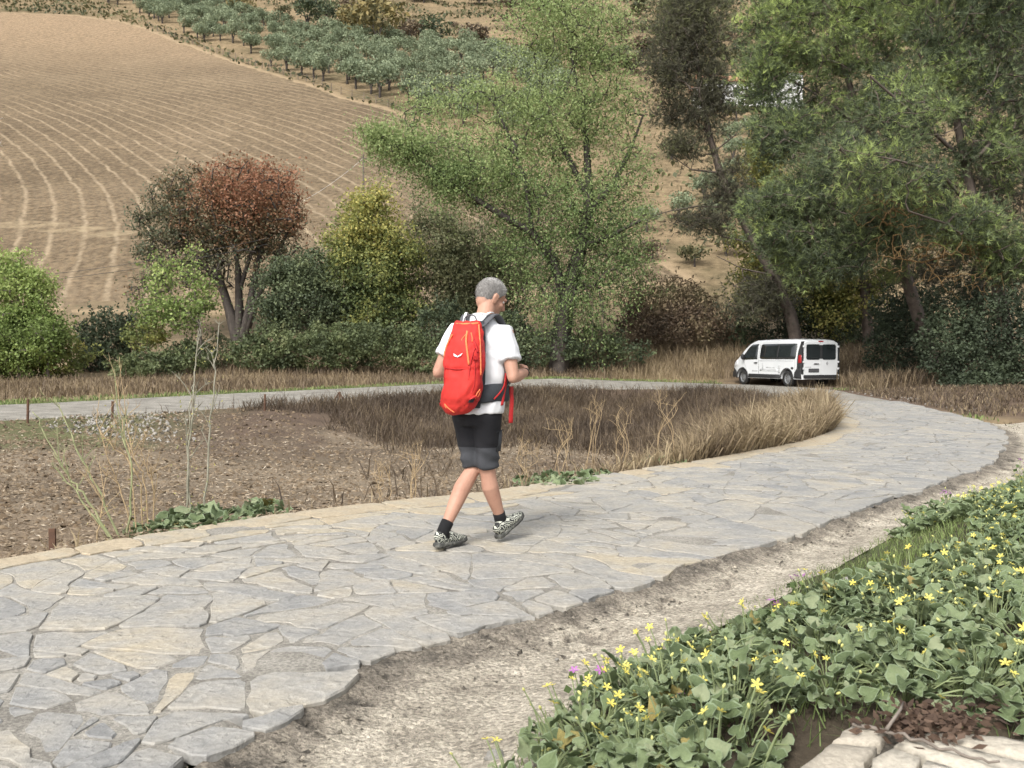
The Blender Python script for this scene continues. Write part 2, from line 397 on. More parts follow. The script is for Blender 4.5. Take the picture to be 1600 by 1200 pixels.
def hill_material():
    m = bpy.data.materials.new('hillside'); m.use_nodes = True; nt = m.node_tree; ns, ln = nt.nodes, nt.links
    b = ns['Principled BSDF']; b.inputs['Roughness'].default_value = .95; b.inputs['Specular IOR Level'].default_value = .1
    tc = ns.new('ShaderNodeTexCoord')
    def noise(s, d=5, r=.6, stretch=None):
        n = ns.new('ShaderNodeTexNoise'); n.inputs['Scale'].default_value = s; n.inputs['Detail'].default_value = d; n.inputs['Roughness'].default_value = r
        v = tc.outputs['Object']
        if stretch:
            mp = ns.new('ShaderNodeMapping'); mp.inputs['Scale'].default_value = stretch; ln.new(v, mp.inputs[0]); v = mp.outputs[0]
        ln.new(v, n.inputs['Vector']); return n.outputs[0]
    def at(n):
        a = ns.new('ShaderNodeAttribute'); a.attribute_name = n; return a.outputs['Fac']
    def mth(op, a, c=0.0, e=0.0):
        q = ns.new('ShaderNodeMath'); q.operation = op
        for i, v in enumerate((a, c, e)):
            if hasattr(v, 'node'): ln.new(v, q.inputs[i])
            else: q.inputs[i].default_value = v
        return q.outputs[0]
    def ramp(f, stops):
        r = ns.new('ShaderNodeValToRGB'); el = r.color_ramp.elements
        while len(el) < len(stops): el.new(.5)
        for i, (p, c) in enumerate(stops): el[i].position = p; el[i].color = (*c, 1)
        ln.new(f, r.inputs[0]); return r.outputs[0]
    def mix(f, a, c, kind='MIX'):
        q = ns.new('ShaderNodeMix'); q.data_type = 'RGBA'; q.blend_type = kind
        for i, v in ((0, f), (6, a), (7, c)):
            if hasattr(v, 'node'): ln.new(v, q.inputs[i])
            else: q.inputs[i].default_value = v if i == 0 else (*v, 1)
        return q.outputs[2]
    def clampramp(f, lo, hi):
        q = ns.new('ShaderNodeMapRange'); q.interpolation_type = 'SMOOTHSTEP'; q.inputs['From Min'].default_value = lo; q.inputs['From Max'].default_value = hi
        ln.new(f, q.inputs['Value']); return q.outputs[0]
    soil = ramp(noise(.045, 6), [(.3, (.124, .094, .061)), (.5, (.163, .124, .080)), (.7, (.207, .158, .104))])
    soil = mix(clampramp(at('up'), .15, 1.0), soil, (.255, .185, .118))
    clod = noise(1.6, 6, .75); soil = mix(1.0, soil, ramp(clod, [(.32, (.42, .40, .38)), (.5, (.95, .95, .95)), (.68, (1.5, 1.45, 1.35))]), 'MULTIPLY')
    r = mth('ADD', at('rowc'), mth('MULTIPLY', mth('SUBTRACT', noise(.35, 4), .5), 1.1))
    f1 = mth('ABSOLUTE', mth('SUBTRACT', mth('FRACT', mth('DIVIDE', r, 2.6)), .5))
    s1 = mth('MULTIPLY', clampramp(mth('SUBTRACT', .13, f1), 0, .12), clampramp(noise(.45, 6, .75), .30, .60))
    s1 = mth('MULTIPLY', s1, clampramp(noise(.03, 3, .5), .25, .5))
    f2 = mth('ABSOLUTE', mth('SUBTRACT', mth('FRACT', mth('DIVIDE', r, .68)), .5))
    soil = mix(mth('MULTIPLY', clampramp(f2, .2, .5), .16), soil, (.12, .075, .04))
    soil = mix(mth('MULTIPLY', s1, .66), soil, (.38, .30, .20))
    s2 = mth('MULTIPLY', clampramp(mth('SUBTRACT', .75, at('cross')), 0, .4), clampramp(noise(.6, 5, .7), .3, .55))
    soil = mix(mth('MULTIPLY', s2, .6), soil, (.34, .27, .17))
    wild = ramp(noise(.09, 6, .65), [(.3, (.085, .075, .04)), (.45, (.19, .145, .085)), (.6, (.25, .185, .11)), (.75, (.13, .115, .06))])
    wild = mix(1.0, wild, ramp(noise(1.2, 5, .7), [(.3, (.55, .55, .55)), (.6, (1.1, 1.1, 1.1))]), 'MULTIPLY')
    edge = mth('ADD', at('sdf'), mth('MULTIPLY', mth('SUBTRACT', noise(.3, 4), .5), 3.0))
    verge = mth('MULTIPLY', clampramp(edge, -2.2, -.2), .8)
    wild = mix(verge, wild, (.34, .255, .16))
    col = mix(clampramp(edge, -.3, .3), wild, soil)
    ln.new(col, b.inputs['Base Color'])
    bp = ns.new('ShaderNodeBump'); bp.inputs['Strength'].default_value = .9; bp.inputs['Distance'].default_value = .25
    ln.new(clod, bp.inputs['Height']); ln.new(bp.outputs[0], b.inputs['Normal'])
    return m
tag(link('hillside', raw_mesh('hillside', np.stack([HX, HYg, HZg], -1).reshape(-1, 3), grid_faces(len(hx), len(hy)), hill_material(), True,
    {'rowc': rowc.ravel(), 'sdf': sdf.ravel(), 'cross': cross.ravel(), 'up': sm((HYg - 120) / 130).ravel()})), kind='structure')

# ------------------------------------------------------------------ the paved path and its stones
ss = np.arange(.4, SARC[-1] - .5, .22); tt = np.linspace(-.01, 1.01, 17)
SS, TT = np.meshgrid(ss, tt); px_, py_, pz_ = path_xy(SS.ravel(), TT.ravel())
rg = fbm(px_, py_, 2.4, 4, 41) * .012
edge_wob = np.where(TT.ravel() > .99, 1, 0)
m_mortar = mat('mortar', [(0.117, 0.107, 0.093), (0.230, 0.215, 0.186), (0.342, 0.323, 0.283)], 2.2, .95, .9, 60, fine=.4, fscale=60, bdist=.01, speck=(90, .25))
V = np.stack([px_, py_, pz_ + rg - .001], -1); V[:, 2] -= np.where((TT.ravel() < 0) | (TT.ravel() > 1), .16, 0)
path = tag(link('path', raw_mesh('path', V, grid_faces(len(ss), len(tt)), m_mortar, True)), kind='structure')

def split_poly(p, area_t, out):
    x, y = p[:, 0], p[:, 1]; a = .5 * abs(np.dot(x, np.roll(y, -1)) - np.dot(y, np.roll(x, -1)))
    if a < area_t or len(out) > 4000:
        out.append(p); return
    c = p.mean(0); q = p - c; w, U = np.linalg.eigh(q.T @ q); ax = U[:, 1]
    ang = math.atan2(ax[1], ax[0]) + random.gauss(0, .42) + (random.choice([-.6, .6]) if random.random() < .3 else 0)
    n = np.array([math.cos(ang), math.sin(ang)]); c = c + ax * random.uniform(-.16, .16) * math.sqrt(w[1]) * 1.2
    d = (p - c) @ n; A, B = [], []
    for i in range(len(p)):
        j = (i + 1) % len(p)
        (A if d[i] >= 0 else B).append(p[i])
        if (d[i] >= 0) != (d[j] >= 0):
            k = p[i] + (p[j] - p[i]) * d[i] / (d[i] - d[j]); A.append(k); B.append(k)
    for h in (A, B):
        if len(h) >= 3: split_poly(np.array(h), area_t * random.uniform(.6, 1.5), out)

def clip_half(p, a, n):
    d = (p - a) @ n; o = []
    for i in range(len(p)):
        j = (i + 1) % len(p)
        if d[i] >= 0: o.append(p[i])
        if (d[i] >= 0) != (d[j] >= 0): o.append(p[i] + (p[j] - p[i]) * d[i] / (d[i] - d[j]))
    return np.array(o)

def inset(p, gaps, axis=None):
    if .5 * (np.dot(p[:, 0], np.roll(p[:, 1], -1)) - np.dot(p[:, 1], np.roll(p[:, 0], -1))) < 0: p = p[::-1]
    q = p.copy()
    for i in range(len(p)):
        a, b = p[i], p[(i + 1) % len(p)]; e = b - a; L = np.linalg.norm(e)
        if L < 1e-6: continue
        n = np.array([-e[1], e[0]]) / L
        g = gaps[i % len(gaps)]
        if axis is not None: g *= .45 + 1.75 * abs(e @ axis) / L
        q = clip_half(q, a + n * g, n)
        if len(q) < 3: return None
    return q

def chip(p):
    """take off the sharp corners of a stone"""
    o = []
    for i in range(len(p)):
        a, b, c = p[i - 1], p[i], p[(i + 1) % len(p)]; u, v = a - b, c - b; lu, lv = np.linalg.norm(u), np.linalg.norm(v)
        if lu < 1e-5 or lv < 1e-5: continue
        cs = (u @ v) / (lu * lv); k = random.uniform(.06, .2) if cs > -.2 else random.uniform(.02, .1)
        if cs > .55: k = random.uniform(.2, .42)
        o += [b + u * min(k, .06 / lu), b + v * min(k, .06 / lv)]
    return np.array(o)

cells = []
S0, S1, Lc = .6, 29.0, 3.0
s = S0
while s < S1:
    i = np.interp(s + Lc / 2, SARC, PWID); o = []
    # a band of edging stones along the field side, then crazy paving
    eb = .42
    e = s
    while e < s + Lc - .1:
        L = min(random.uniform(.45, .95), s + Lc - e)
        if s + Lc - e - L < .25: L = s + Lc - e
        cells.append((np.array([[e, .0], [e + L, .0], [e + L, eb + random.uniform(-.06, .06)], [e, eb]]), i, 1)); e += L
    o = []
    sk = random.uniform(-.5, .5)
    # the longer side of the slabs runs across the picture plane of someone walking up the lane
    e_ = np.array([.65, .76]) if s < 20 else np.array([1., 0]); St = np.eye(2) + (1 / 1.45 - 1) * np.outer(e_, e_) / (e_ @ e_); Si = np.linalg.inv(St)
    split_poly(np.array([[s, eb], [s + Lc, eb], [s + Lc, i], [s, i]]) @ St, random.choice([.075, .10, .13]), o)
    cells += [(c @ Si, i, 0) for c in o]
    s += Lc
stones = []
for p, W, isedge in cells:
    q = inset(p, [random.uniform(.003, .0065) if random.random() < .72 else random.uniform(.006, .014) for _ in range(len(p))], np.array([.65, .76]) if p[0, 0] < 20 else np.array([1., 0]))
    if q is None: continue
    q = chip(q)
    if len(q) < 3: continue
    pts = []
    for i in range(len(q)):
        a, b = q[i], q[(i + 1) % len(q)]; L = np.linalg.norm(b - a)
        if L < 1e-4: continue
        k = max(1, int(L / .075)); nrm = np.array([b[1] - a[1], a[0] - b[0]]) / L
        for j in range(k): pts.append(a + (b - a) * j / k + nrm * (random.gauss(0, .009) if j else 0))
    pts = np.array(pts); ctr = pts.mean(0)
    if len(pts) < 4: continue
    # bent seams: shift everything by one smooth field, so neighbours stay fitted and lines stop being straight
    w = pts * 1.0
    w[:, 0] += .17 * fbm(pts[:, 0], pts[:, 1], .8, 2, 50) + .12 * fbm(pts[:, 0], pts[:, 1], 2.2, 3, 51); w[:, 1] += (.16 * fbm(pts[:, 0], pts[:, 1], .9, 2, 53) * sm((W - pts[:, 1]) / .5) + .11 * fbm(pts[:, 0], pts[:, 1], 2.2, 3, 52)) * sm(pts[:, 1] / .4)
    x, y, z = path_xy(w[:, 0], w[:, 1] / W)
    stones.append((np.stack([x, y, z], -1), ctr, W, isedge))
def stone_mesh(V0, tint, lift):
    n = len(V0); c = V0.mean(0); tx, ty = random.gauss(0, .010), random.gauss(0, .010)
    rel = V0 - c; tilt = np.clip(rel[:, 0] * tx + rel[:, 1] * ty, -.006, .006); base = V0.copy(); base[:, 2] -= .03
    rim = V0.copy(); rim[:, 2] += lift - .005 + tilt + np.array([random.gauss(0, .0015) for _ in range(n)])
    sc = np.array([1 - min(.12, .005 / max(.03, np.linalg.norm(r[:2]))) * random.uniform(.5, 1.6) for r in rel])[:, None]
    top = c + rel * sc; top[:, 2] = c[2] + lift + tilt
    F = [[i, (i + 1) % n, n + (i + 1) % n, n + i] for i in range(n)] + [[n + i, n + (i + 1) % n, 2 * n + (i + 1) % n, 2 * n + i] for i in range(n)] + [[2 * n + i for i in range(n)]]
    return np.concatenate([base, rim, top]), F, np.full(3 * n, tint)
m_stone = mat('slate_flag', [(0.127, 0.130, 0.132), (0.191, 0.192, 0.189), (0.241, 0.238, 0.227), (0.284, 0.273, 0.248), (0.326, 0.302, 0.257), (0.357, 0.315, 0.241), (0.374, 0.311, 0.220)], 3.2, .75, 1.0, 11,
              attr='tint', attr_w=1.0, noise_w=.6, fine=.3, fscale=30, spec=.3, bdist=.016, terrace=2.6)
dist = [np.linalg.norm(v.mean(0)[:2]) for v, *_ in stones]
order = np.argsort(dist); k = 0; far_stones = MB()
for idx in order:
    v, ctr, W, isedge = stones[idx]; c = v.mean(0)
    if c[1] < 2.2 or abs(c[0]) > c[1] * .62 + .8: continue
    t = ctr[1] / W
    warm = .25 * sm((.34 - t) / .25) + .12 * (1 - abs((c[1] - 6.6) / 4)) * (abs(c[1] - 6.6) < 4)
    tint = .43 + random.gauss(0, .075) + warm + (.14 if random.random() < .08 + .3 * warm else 0) + (random.uniform(-.02, .34) if isedge else 0)
    VV, F, a = stone_mesh(v, np.clip(tint, .05, 1.0), random.uniform(.003, .008))
    if k < 300: link('flagstone', raw_mesh('flagstone', VV, F, m_stone, False, {'tint': a}), path); k += 1
    else: far_stones.add(VV, F, a[0])
tag(far_stones.build('flagstone_far', m_stone, path), kind='stuff')

# ------------------------------------------------------------------ concrete gutter between path and bank
gs = np.linspace(0, 1, 420); gt = np.linspace(-.12, 1.15, 34); ii = np.linspace(0, len(GUT) - 1, 420)
g = np.stack([np.interp(ii, np.arange(len(GUT)), GUT[:, c]) for c in range(4)], -1)
A, T = np.meshgrid(np.arange(420), gt, indexing='xy'); g = g[A]
X = g[..., 0] + (g[..., 2] - g[..., 0]) * T; Y = g[..., 1] + (g[..., 3] - g[..., 1]) * T
zz = -.015 - .055 * np.sin(np.clip(T, 0, 1) * math.pi) ** .8 + .014 * fbm(X, Y, 1.1, 3, 61) + .016 * fbm(X, Y, 5, 3, 62) * np.exp(-((T - .06) / .13) ** 2) + .009 * fbm(X, Y, 13, 3, 63)
crk = np.abs(fbm(X, Y, 1.7, 4, 64)); zz -= .03 * np.exp(-(crk / .02) ** 2) * (T < .5)
zz = np.where(T < -.05, np.minimum(zz, -.05), zz)
def gutter_cols(): return [(0.092, 0.081, 0.066), (0.216, 0.188, 0.150), (0.368, 0.328, 0.261), (0.506, 0.453, 0.368)]
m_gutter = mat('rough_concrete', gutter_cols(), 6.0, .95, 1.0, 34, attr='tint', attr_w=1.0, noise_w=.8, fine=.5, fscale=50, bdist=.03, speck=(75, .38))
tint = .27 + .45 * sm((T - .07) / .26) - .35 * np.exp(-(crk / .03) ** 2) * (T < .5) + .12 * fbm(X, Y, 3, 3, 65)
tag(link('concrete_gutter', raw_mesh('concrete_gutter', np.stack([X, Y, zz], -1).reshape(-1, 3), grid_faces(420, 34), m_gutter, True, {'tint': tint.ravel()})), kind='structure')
# ------------------------------------------------------------------ plants: generators
def unit(n):
    v = rng.normal(size=(n, 3)); return v / (np.linalg.norm(v, axis=1)[:, None] + 1e-9)

def leaf_quads(C, size, aspect=1.8, axis=None, spread=1.0, jitter=.35, up=0.0):
    """one folded-out rhomb per centre; axis = preferred long direction"""
    n = len(C); a = unit(n) * spread
    if axis is not None: a = a + axis
    a[:, 2] += up
    a /= np.linalg.norm(a, axis=1)[:, None] + 1e-9
    b = np.cross(a, unit(n)); b /= np.linalg.norm(b, axis=1)[:, None] + 1e-9
    s = (size * (1 + jitter * rng.uniform(-1, 1, n)))[:, None]
    V = np.empty((n, 4, 3)); V[:, 0] = C - a * s * .5; V[:, 1] = C + b * s * .5 / aspect - a * s * .08; V[:, 2] = C + a * s * .5; V[:, 3] = C - b * s * .5 / aspect - a * s * .08
    return V.reshape(-1, 3), np.arange(4 * n).reshape(n, 4)

def in_lobes(lobes, n, shell=.42):
    w = np.array([l[6] if len(l) > 6 else l[3] * l[4] * l[5] for l in lobes]); k = rng.choice(len(lobes), n, p=w / w.sum())
    L = np.array([l[:6] for l in lobes])[k]
    return L[:, :3] + unit(n) * (rng.uniform(0, 1, n) ** shell)[:, None] * L[:, 3:6], k

def grow(trunks, tips, zmin, bend=.12, mids=2, upw=.5, sag=0.0):
    """join tips one by one to the nearest fitting node of the growing skeleton; returns nodes, parents, radii"""
    N = []; par = []; fixed = {}
    for tr in trunks:
        prev = -1
        if len(tr[0]) > 4 and tr[0][4] >= 0: prev = tr[0][4]; tr = tr[1:]
        for q in tr:
            N.append(q[:3]); par.append(prev); fixed[len(N) - 1] = q[3]; prev = len(N) - 1
    A = np.zeros((len(N) + len(tips) * (mids + 1) + 5, 3)); A[:len(N)] = N; n = len(N)
    d0 = np.min(np.linalg.norm(tips[:, None] - A[None, :n], axis=2), axis=1); tipi = []
    for i in np.argsort(d0):
        t = tips[i]; d = t - A[:n]; L = np.linalg.norm(d, axis=1)
        cost = L * (1 + upw * np.clip(-d[:, 2] / (L + 1e-6) + .1, 0, 2)) + np.where(A[:n, 2] < zmin, 5.0, 0)
        j = int(np.argmin(cost)); a = A[j].copy(); Lj = L[j]; prev = j
        for m in range(mids):
            f = (m + 1) / (mids + 1)
            q = a + (t - a) * f + rng.normal(size=3) * bend * Lj * .35; q[2] += (bend * 1.2 - sag) * Lj * math.sin(f * math.pi)
            A[n] = q; par.append(prev); prev = n; n += 1
        A[n] = t; par.append(prev); tipi.append(n); n += 1
    A = A[:n]; cnt = np.zeros(n); cnt[tipi] = 1
    for i in range(n - 1, -1, -1):
        if par[i] >= 0: cnt[par[i]] += cnt[i]
    return A, np.array(par), cnt, fixed, np.array(tipi)

def limb_mesh(A, par, rad, sides=5):
    k = np.where(par >= 0)[0]; p0, p1 = A[par[k]], A[k]; r1 = rad[k]; r0 = np.minimum(rad[par[k]], r1 * 1.35)
    d = p1 - p0; d /= np.linalg.norm(d, axis=1)[:, None] + 1e-9
    ref = np.where(np.abs(d[:, :1]) < .8, [[1., 0, 0]], [[0, 1., 0]]); u = np.cross(d, ref); u /= np.linalg.norm(u, axis=1)[:, None]; w = np.cross(d, u)
    a = np.arange(sides) * 2 * math.pi / sides; ca, sa = np.cos(a)[None, :, None], np.sin(a)[None, :, None]
    ring = u[:, None] * ca + w[:, None] * sa
    R0 = p0[:, None] + ring * r0[:, None, None]; R1 = (p1 + d * r1[:, None] * .3)[:, None] + ring * r1[:, None, None]
    V = np.concatenate([R0, R1], 1).reshape(-1, 3); b = (np.arange(len(k)) * 2 * sides)[:, None, None]
    j = np.arange(sides)[None, :]; q = np.stack([j, (j + 1) % sides, (j + 1) % sides + sides, j + sides], -1)
    return V, (b + q).reshape(-1, 4)

def tree(name, label, cat, trunks, lobes, ntips, per, spread, leaf, aspect, lmat, bmat, zmin=None, droop=0.0, twig=.011, expo=.46, shell=.42, upw=.5, needles=0,
         bend=.12, group=None, tint=None, out=0.0, cut=None, extra=None, sag=0.0, spr=1.0, bare=0.0, mids=2, needle_len=.26, needle_w=.025, tips_add=None):
    """trunks: list of polylines of (x, y, z, r) world; lobes: (x, y, z, rx, ry, rz[, weight])"""
    root_p = np.array(trunks[0][0][:3]); tips, lk = in_lobes(lobes, ntips, shell)
    if zmin is None: zmin = root_p[2] + 1.0
    A, par, cnt, fixed, ti = grow(trunks, tips, zmin, bend, mids, upw, sag); seen_tips = A[ti]
    rad = twig * np.maximum(cnt, .7) ** expo
    for i, r in fixed.items(): rad[i] = r
    A = A - root_p
    r = empty(name, tuple(root_p)); tag(r, label, cat, group)
    V, F = limb_mesh(A, par, rad, 4)
    link('trunk', raw_mesh('trunk', V, F, bmat, True), r)
    C = A[ti]; dirs = A[ti] - A[par[ti]]; dirs /= np.linalg.norm(dirs, axis=1)[:, None] + 1e-9
    ctint = np.clip(.5 + .2 * rng.normal(size=len(C)), 0, 1)
    if tint is not None: ctint = np.clip(tint(C + root_p, lk, ctint), 0, 1)
    keep = rng.uniform(size=len(C)) >= (bare if cut is None else np.clip(cut(C + root_p), 0, 1))
    C, dirs, ctint = C[keep], dirs[keep], ctint[keep]
    rep = np.repeat(np.arange(len(C)), per)
    off = rng.normal(size=(len(rep), 3)) * spread * (.6 + .8 * rng.uniform(size=(len(C), 1)))[rep]
    off[:, 2] = off[:, 2] * (.75 + droop) - droop * np.abs(off[:, 2]) * 1.2
    LC = C[rep] + off - dirs[rep] * spread * rng.uniform(0, 1.2, (len(rep), 1))
    tv = np.clip(ctint[rep] + .1 * rng.normal(size=len(rep)), 0, 1)
    if needles:
        ax = off / (np.linalg.norm(off, axis=1)[:, None] + 1e-9) * .6 + dirs[rep] * .6; ax[:, 2] += .25
        rp2 = np.repeat(np.arange(len(LC)), needles)
        d = ax[rp2] + unit(len(rp2)) * .75; d /= np.linalg.norm(d, axis=1)[:, None]
        B = LC[rp2]; sd_ = np.cross(d, unit(len(rp2))); sd_ *= needle_w / (np.linalg.norm(sd_, axis=1)[:, None] + 1e-9) * .5; V = np.empty((len(B), 3, 3))
        V[:, 0] = B - sd_; V[:, 1] = B + sd_; V[:, 2] = B + d * (needle_len * rng.uniform(.7, 1.2, len(B)))[:, None]; V = V.reshape(-1, 3); F = np.arange(len(V)).reshape(-1, 3)
        tv = np.clip(tv[rp2] + .05 * rng.normal(size=len(rp2)), 0, 1)
    else:
        ax = np.zeros((len(LC), 3)); ax[:, 2] = -droop * 1.5; ax += dirs[rep] * out
        V, F = leaf_quads(LC, leaf, aspect, ax, spr)
    link('crown', raw_mesh('crown', V, F, lmat, False, {'tint': np.repeat(tv, 3 if needles else 4)}), r)
    if extra:
        tp2, _ = in_lobes(extra[1], extra[2], .5); A2, p2, c2, f2_, t2 = grow(extra[0], tp2, -9, .14, 2, -.2, .15); r2 = extra[4] * np.maximum(c2, .7) ** .4
        for i, q in f2_.items(): r2[i] = q
        V, F = limb_mesh(A2 - root_p, p2, r2, 4); link('bare_branch', raw_mesh('bare_branch', V, F, extra[3], True), r)
    return r

def lobe(px, py, D, rx, ry, rz=None, w=None):
    """lobe centred on what the photo shows at (px, py), radii rx, ry in photo pixels, at depth D"""
    c = P(px, py, D); k = D / FPX
    a = [*c, rx * k, (rz if rz is not None else rx * k), ry * k]
    return tuple(a + [w]) if w is not None else tuple(a)

def tp(px, py, D, r): return (*P(px, py, D), r)

def footed(px, D, r):
    """a trunk foot standing on the ground below photo column px"""
    p = P(px, 560, D); return (p[0], p[1], gz(p[0], p[1]) - .1, r)

G_ = lambda *h: [tuple(x) for x in h]
m_bark = mat('bark_grey', [(.075, .062, .05), (.13, .11, .09), (.19, .165, .14)], 4, .95, .8, 18, fine=.3)
m_bark_dark = mat('bark_dark', [(.035, .03, .026), (.065, .055, .048), (.10, .085, .07)], 4, .95, .8, 18, fine=.3)
m_pinebark = mat('bark_pine', [(.06, .05, .043), (.115, .092, .077), (.175, .14, .115)], 3, .95, 1.0, 11, fine=.3)
m_twig = mat('bark_twig', [(.09, .065, .045), (.16, .115, .075)], 4, .95)
m_twig_o = mat('bark_ochre', [(0.120, 0.075, 0.034), (0.210, 0.135, 0.060), (0.270, 0.165, 0.068)], 4, .95)
m_leaf_bright = leafmat('leaf_bright', [(0.108, 0.157, 0.031), (0.194, 0.294, 0.051), (0.300, 0.408, 0.079), (0.415, 0.486, 0.129)])
m_leaf_yel = leafmat('leaf_yellow_green', [(0.074, 0.116, 0.038), (0.158, 0.200, 0.046), (0.315, 0.326, 0.059), (0.547, 0.473, 0.084)])
m_leaf_wil = leafmat('leaf_willow', [(0.064, 0.107, 0.035), (0.121, 0.200, 0.054), (0.200, 0.291, 0.078), (0.313, 0.396, 0.121)])
m_leaf_red = leafmat('leaf_rust', [(0.089, 0.116, 0.063), (0.134, 0.129, 0.063), (0.250, 0.134, 0.059), (0.365, 0.151, 0.075)])
m_leaf_grey = leafmat('leaf_greyish', [(0.084, 0.105, 0.051), (0.147, 0.168, 0.074), (0.220, 0.231, 0.105), (0.294, 0.283, 0.126)])
m_leaf_dark = leafmat('leaf_dark', [(0.031, 0.045, 0.025), (0.060, 0.085, 0.042), (0.098, 0.133, 0.057), (0.161, 0.199, 0.080)], .2)
m_leaf_bram = leafmat('leaf_bramble', [(0.044, 0.061, 0.025), (0.085, 0.114, 0.043), (0.131, 0.169, 0.057), (0.195, 0.212, 0.085)], .25)
m_leaf_brown = leafmat('leaf_brown', [(0.078, 0.058, 0.040), (0.149, 0.097, 0.059), (0.203, 0.156, 0.078), (0.196, 0.196, 0.078)], .2)
m_needle = leafmat('pine_needles', [(0.059, 0.081, 0.046), (0.122, 0.164, 0.075), (0.231, 0.314, 0.092), (0.449, 0.571, 0.114)], .3)
m_needle_d = leafmat('pine_needles_dry', [(0.072, 0.068, 0.048), (0.124, 0.120, 0.076), (0.192, 0.204, 0.091), (0.300, 0.336, 0.108)], .25)
m_olive = mat('olive_leaf', [(0.079, 0.103, 0.060), (0.151, 0.188, 0.111), (0.237, 0.278, 0.169), (0.316, 0.359, 0.223)], .8, .65, attr='tint', attr_w=.9, noise_w=.2, rnd=.25, transl=.2, fine=0)

# ------------------------------------------------------------------ trees beyond the far arm
# red-topped ash
D = 52
f = footed(372, D, .34)
fx = lambda px, py, r, d=None: tp(px, py, D if d is None else d, r)
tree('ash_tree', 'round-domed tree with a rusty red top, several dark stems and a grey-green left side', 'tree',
     [[f, fx(360, 490, .28), fx(345, 440, .2), fx(320, 390, .13), fx(300, 345, .08)],
      [(f[0], f[1], f[2], .3), fx(374, 480, .25), fx(372, 420, .17), fx(362, 360, .1), fx(352, 310, .06)],
      [(f[0] + .15, f[1], f[2], .3), fx(390, 480, .23), fx(400, 425, .17), fx(412, 370, .11), fx(420, 320, .06)],
      [(f[0] + .2, f[1] + .1, f[2], .26), fx(400, 470, .19), fx(432, 405, .12), fx(450, 360, .08)],
      [fx(358, 475, .14), fx(325, 420, .1), fx(282, 372, .07), fx(252, 335, .04)], [fx(374, 455, .14), fx(394, 390, .1), fx(398, 330, .07), fx(392, 282, .04)], [fx(396, 450, .12), fx(440, 420, .08), fx(466, 385, .05)], [fx(345, 440, .12), fx(338, 380, .09), fx(334, 312, .05)], [fx(300, 345, .06), fx(285, 310, .04)], [fx(412, 370, .1), fx(436, 320, .07), fx(446, 285, .04)]],
     [lobe(395, 290, D, 78, 40), lobe(300, 305, D, 62, 45), lobe(435, 345, D, 45, 55), lobe(250, 380, D, 46, 75), lobe(350, 330, D, 90, 55, 3.0), lobe(228, 440, D, 30, 55), lobe(262, 340, D, 50, 50), lobe(400, 330, D, 75, 60, 3.), lobe(300, 400, D, 60, 60, 2.5), lobe(440, 400, D, 30, 45), lobe(360, 275, D, 60, 28), lobe(370, 400, D, 80, 55, 2.6)],
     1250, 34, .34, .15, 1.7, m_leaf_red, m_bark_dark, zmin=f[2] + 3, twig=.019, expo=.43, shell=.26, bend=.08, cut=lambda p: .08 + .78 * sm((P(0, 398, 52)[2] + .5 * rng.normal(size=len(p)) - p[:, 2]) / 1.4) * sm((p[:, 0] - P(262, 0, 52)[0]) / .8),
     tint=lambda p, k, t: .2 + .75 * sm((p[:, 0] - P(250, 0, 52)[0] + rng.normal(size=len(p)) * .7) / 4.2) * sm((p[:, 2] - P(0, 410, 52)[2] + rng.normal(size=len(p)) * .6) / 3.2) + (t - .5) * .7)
# yellow-green poplars right of it
f = footed(560, 50, .16); f2 = footed(600, 51, .16)
tree('poplar_tree', 'yellow-green bushy tree right of the red-topped tree, its top the yellowest', 'tree',
     [[f, tp(562, 480, 50, .12), tp(566, 400, 50, .08), tp(572, 330, 50, .03)], [f2, tp(604, 480, 51, .12), tp(606, 400, 51, .08), tp(598, 340, 51, .04)]],
     [lobe(575, 345, 50, 45, 55), lobe(540, 390, 50, 50, 50), lobe(615, 400, 50, 45, 70), lobe(570, 450, 50, 75, 60), lobe(600, 500, 50, 70, 50), lobe(586, 312, 50, 20, 28)],
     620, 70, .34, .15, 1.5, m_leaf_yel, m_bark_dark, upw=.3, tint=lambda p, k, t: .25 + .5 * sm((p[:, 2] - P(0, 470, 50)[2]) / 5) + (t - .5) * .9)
f = footed(450, 48.5, .14)
tree('oak_tree', 'dark green broad bush-like tree between the red-topped tree and the yellow-green one', 'tree',
     [[f, tp(452, 500, 48.5, .1), tp(455, 440, 48.5, .06)]],
     [lobe(450, 450, 48.5, 50, 50), lobe(490, 480, 48.5, 55, 55), lobe(430, 495, 48.5, 40, 40), lobe(478, 415, 48.5, 30, 35)], 330, 75, .3, .14, 1.5, m_leaf_dark, m_bark_dark, upw=.2,
     tint=lambda p, k, t: t + .12)
# greyish tree
f = footed(710, 52, .2)
tree('elm_tree', 'dull grey-green rounded tree behind the walker, under the leaning limb', 'tree',
     [[f, tp(708, 490, 52, .15), tp(704, 420, 52, .1), tp(700, 350, 52, .05)]],
     [lobe(690, 370, 52, 60, 50), lobe(745, 400, 52, 60, 60), lobe(680, 440, 52, 60, 70), lobe(740, 480, 52, 70, 60), lobe(790, 440, 52, 55, 70), lobe(660, 330, 52, 25, 25)],
     560, 62, .32, .15, 1.6, m_leaf_grey, m_bark_dark, upw=.25)
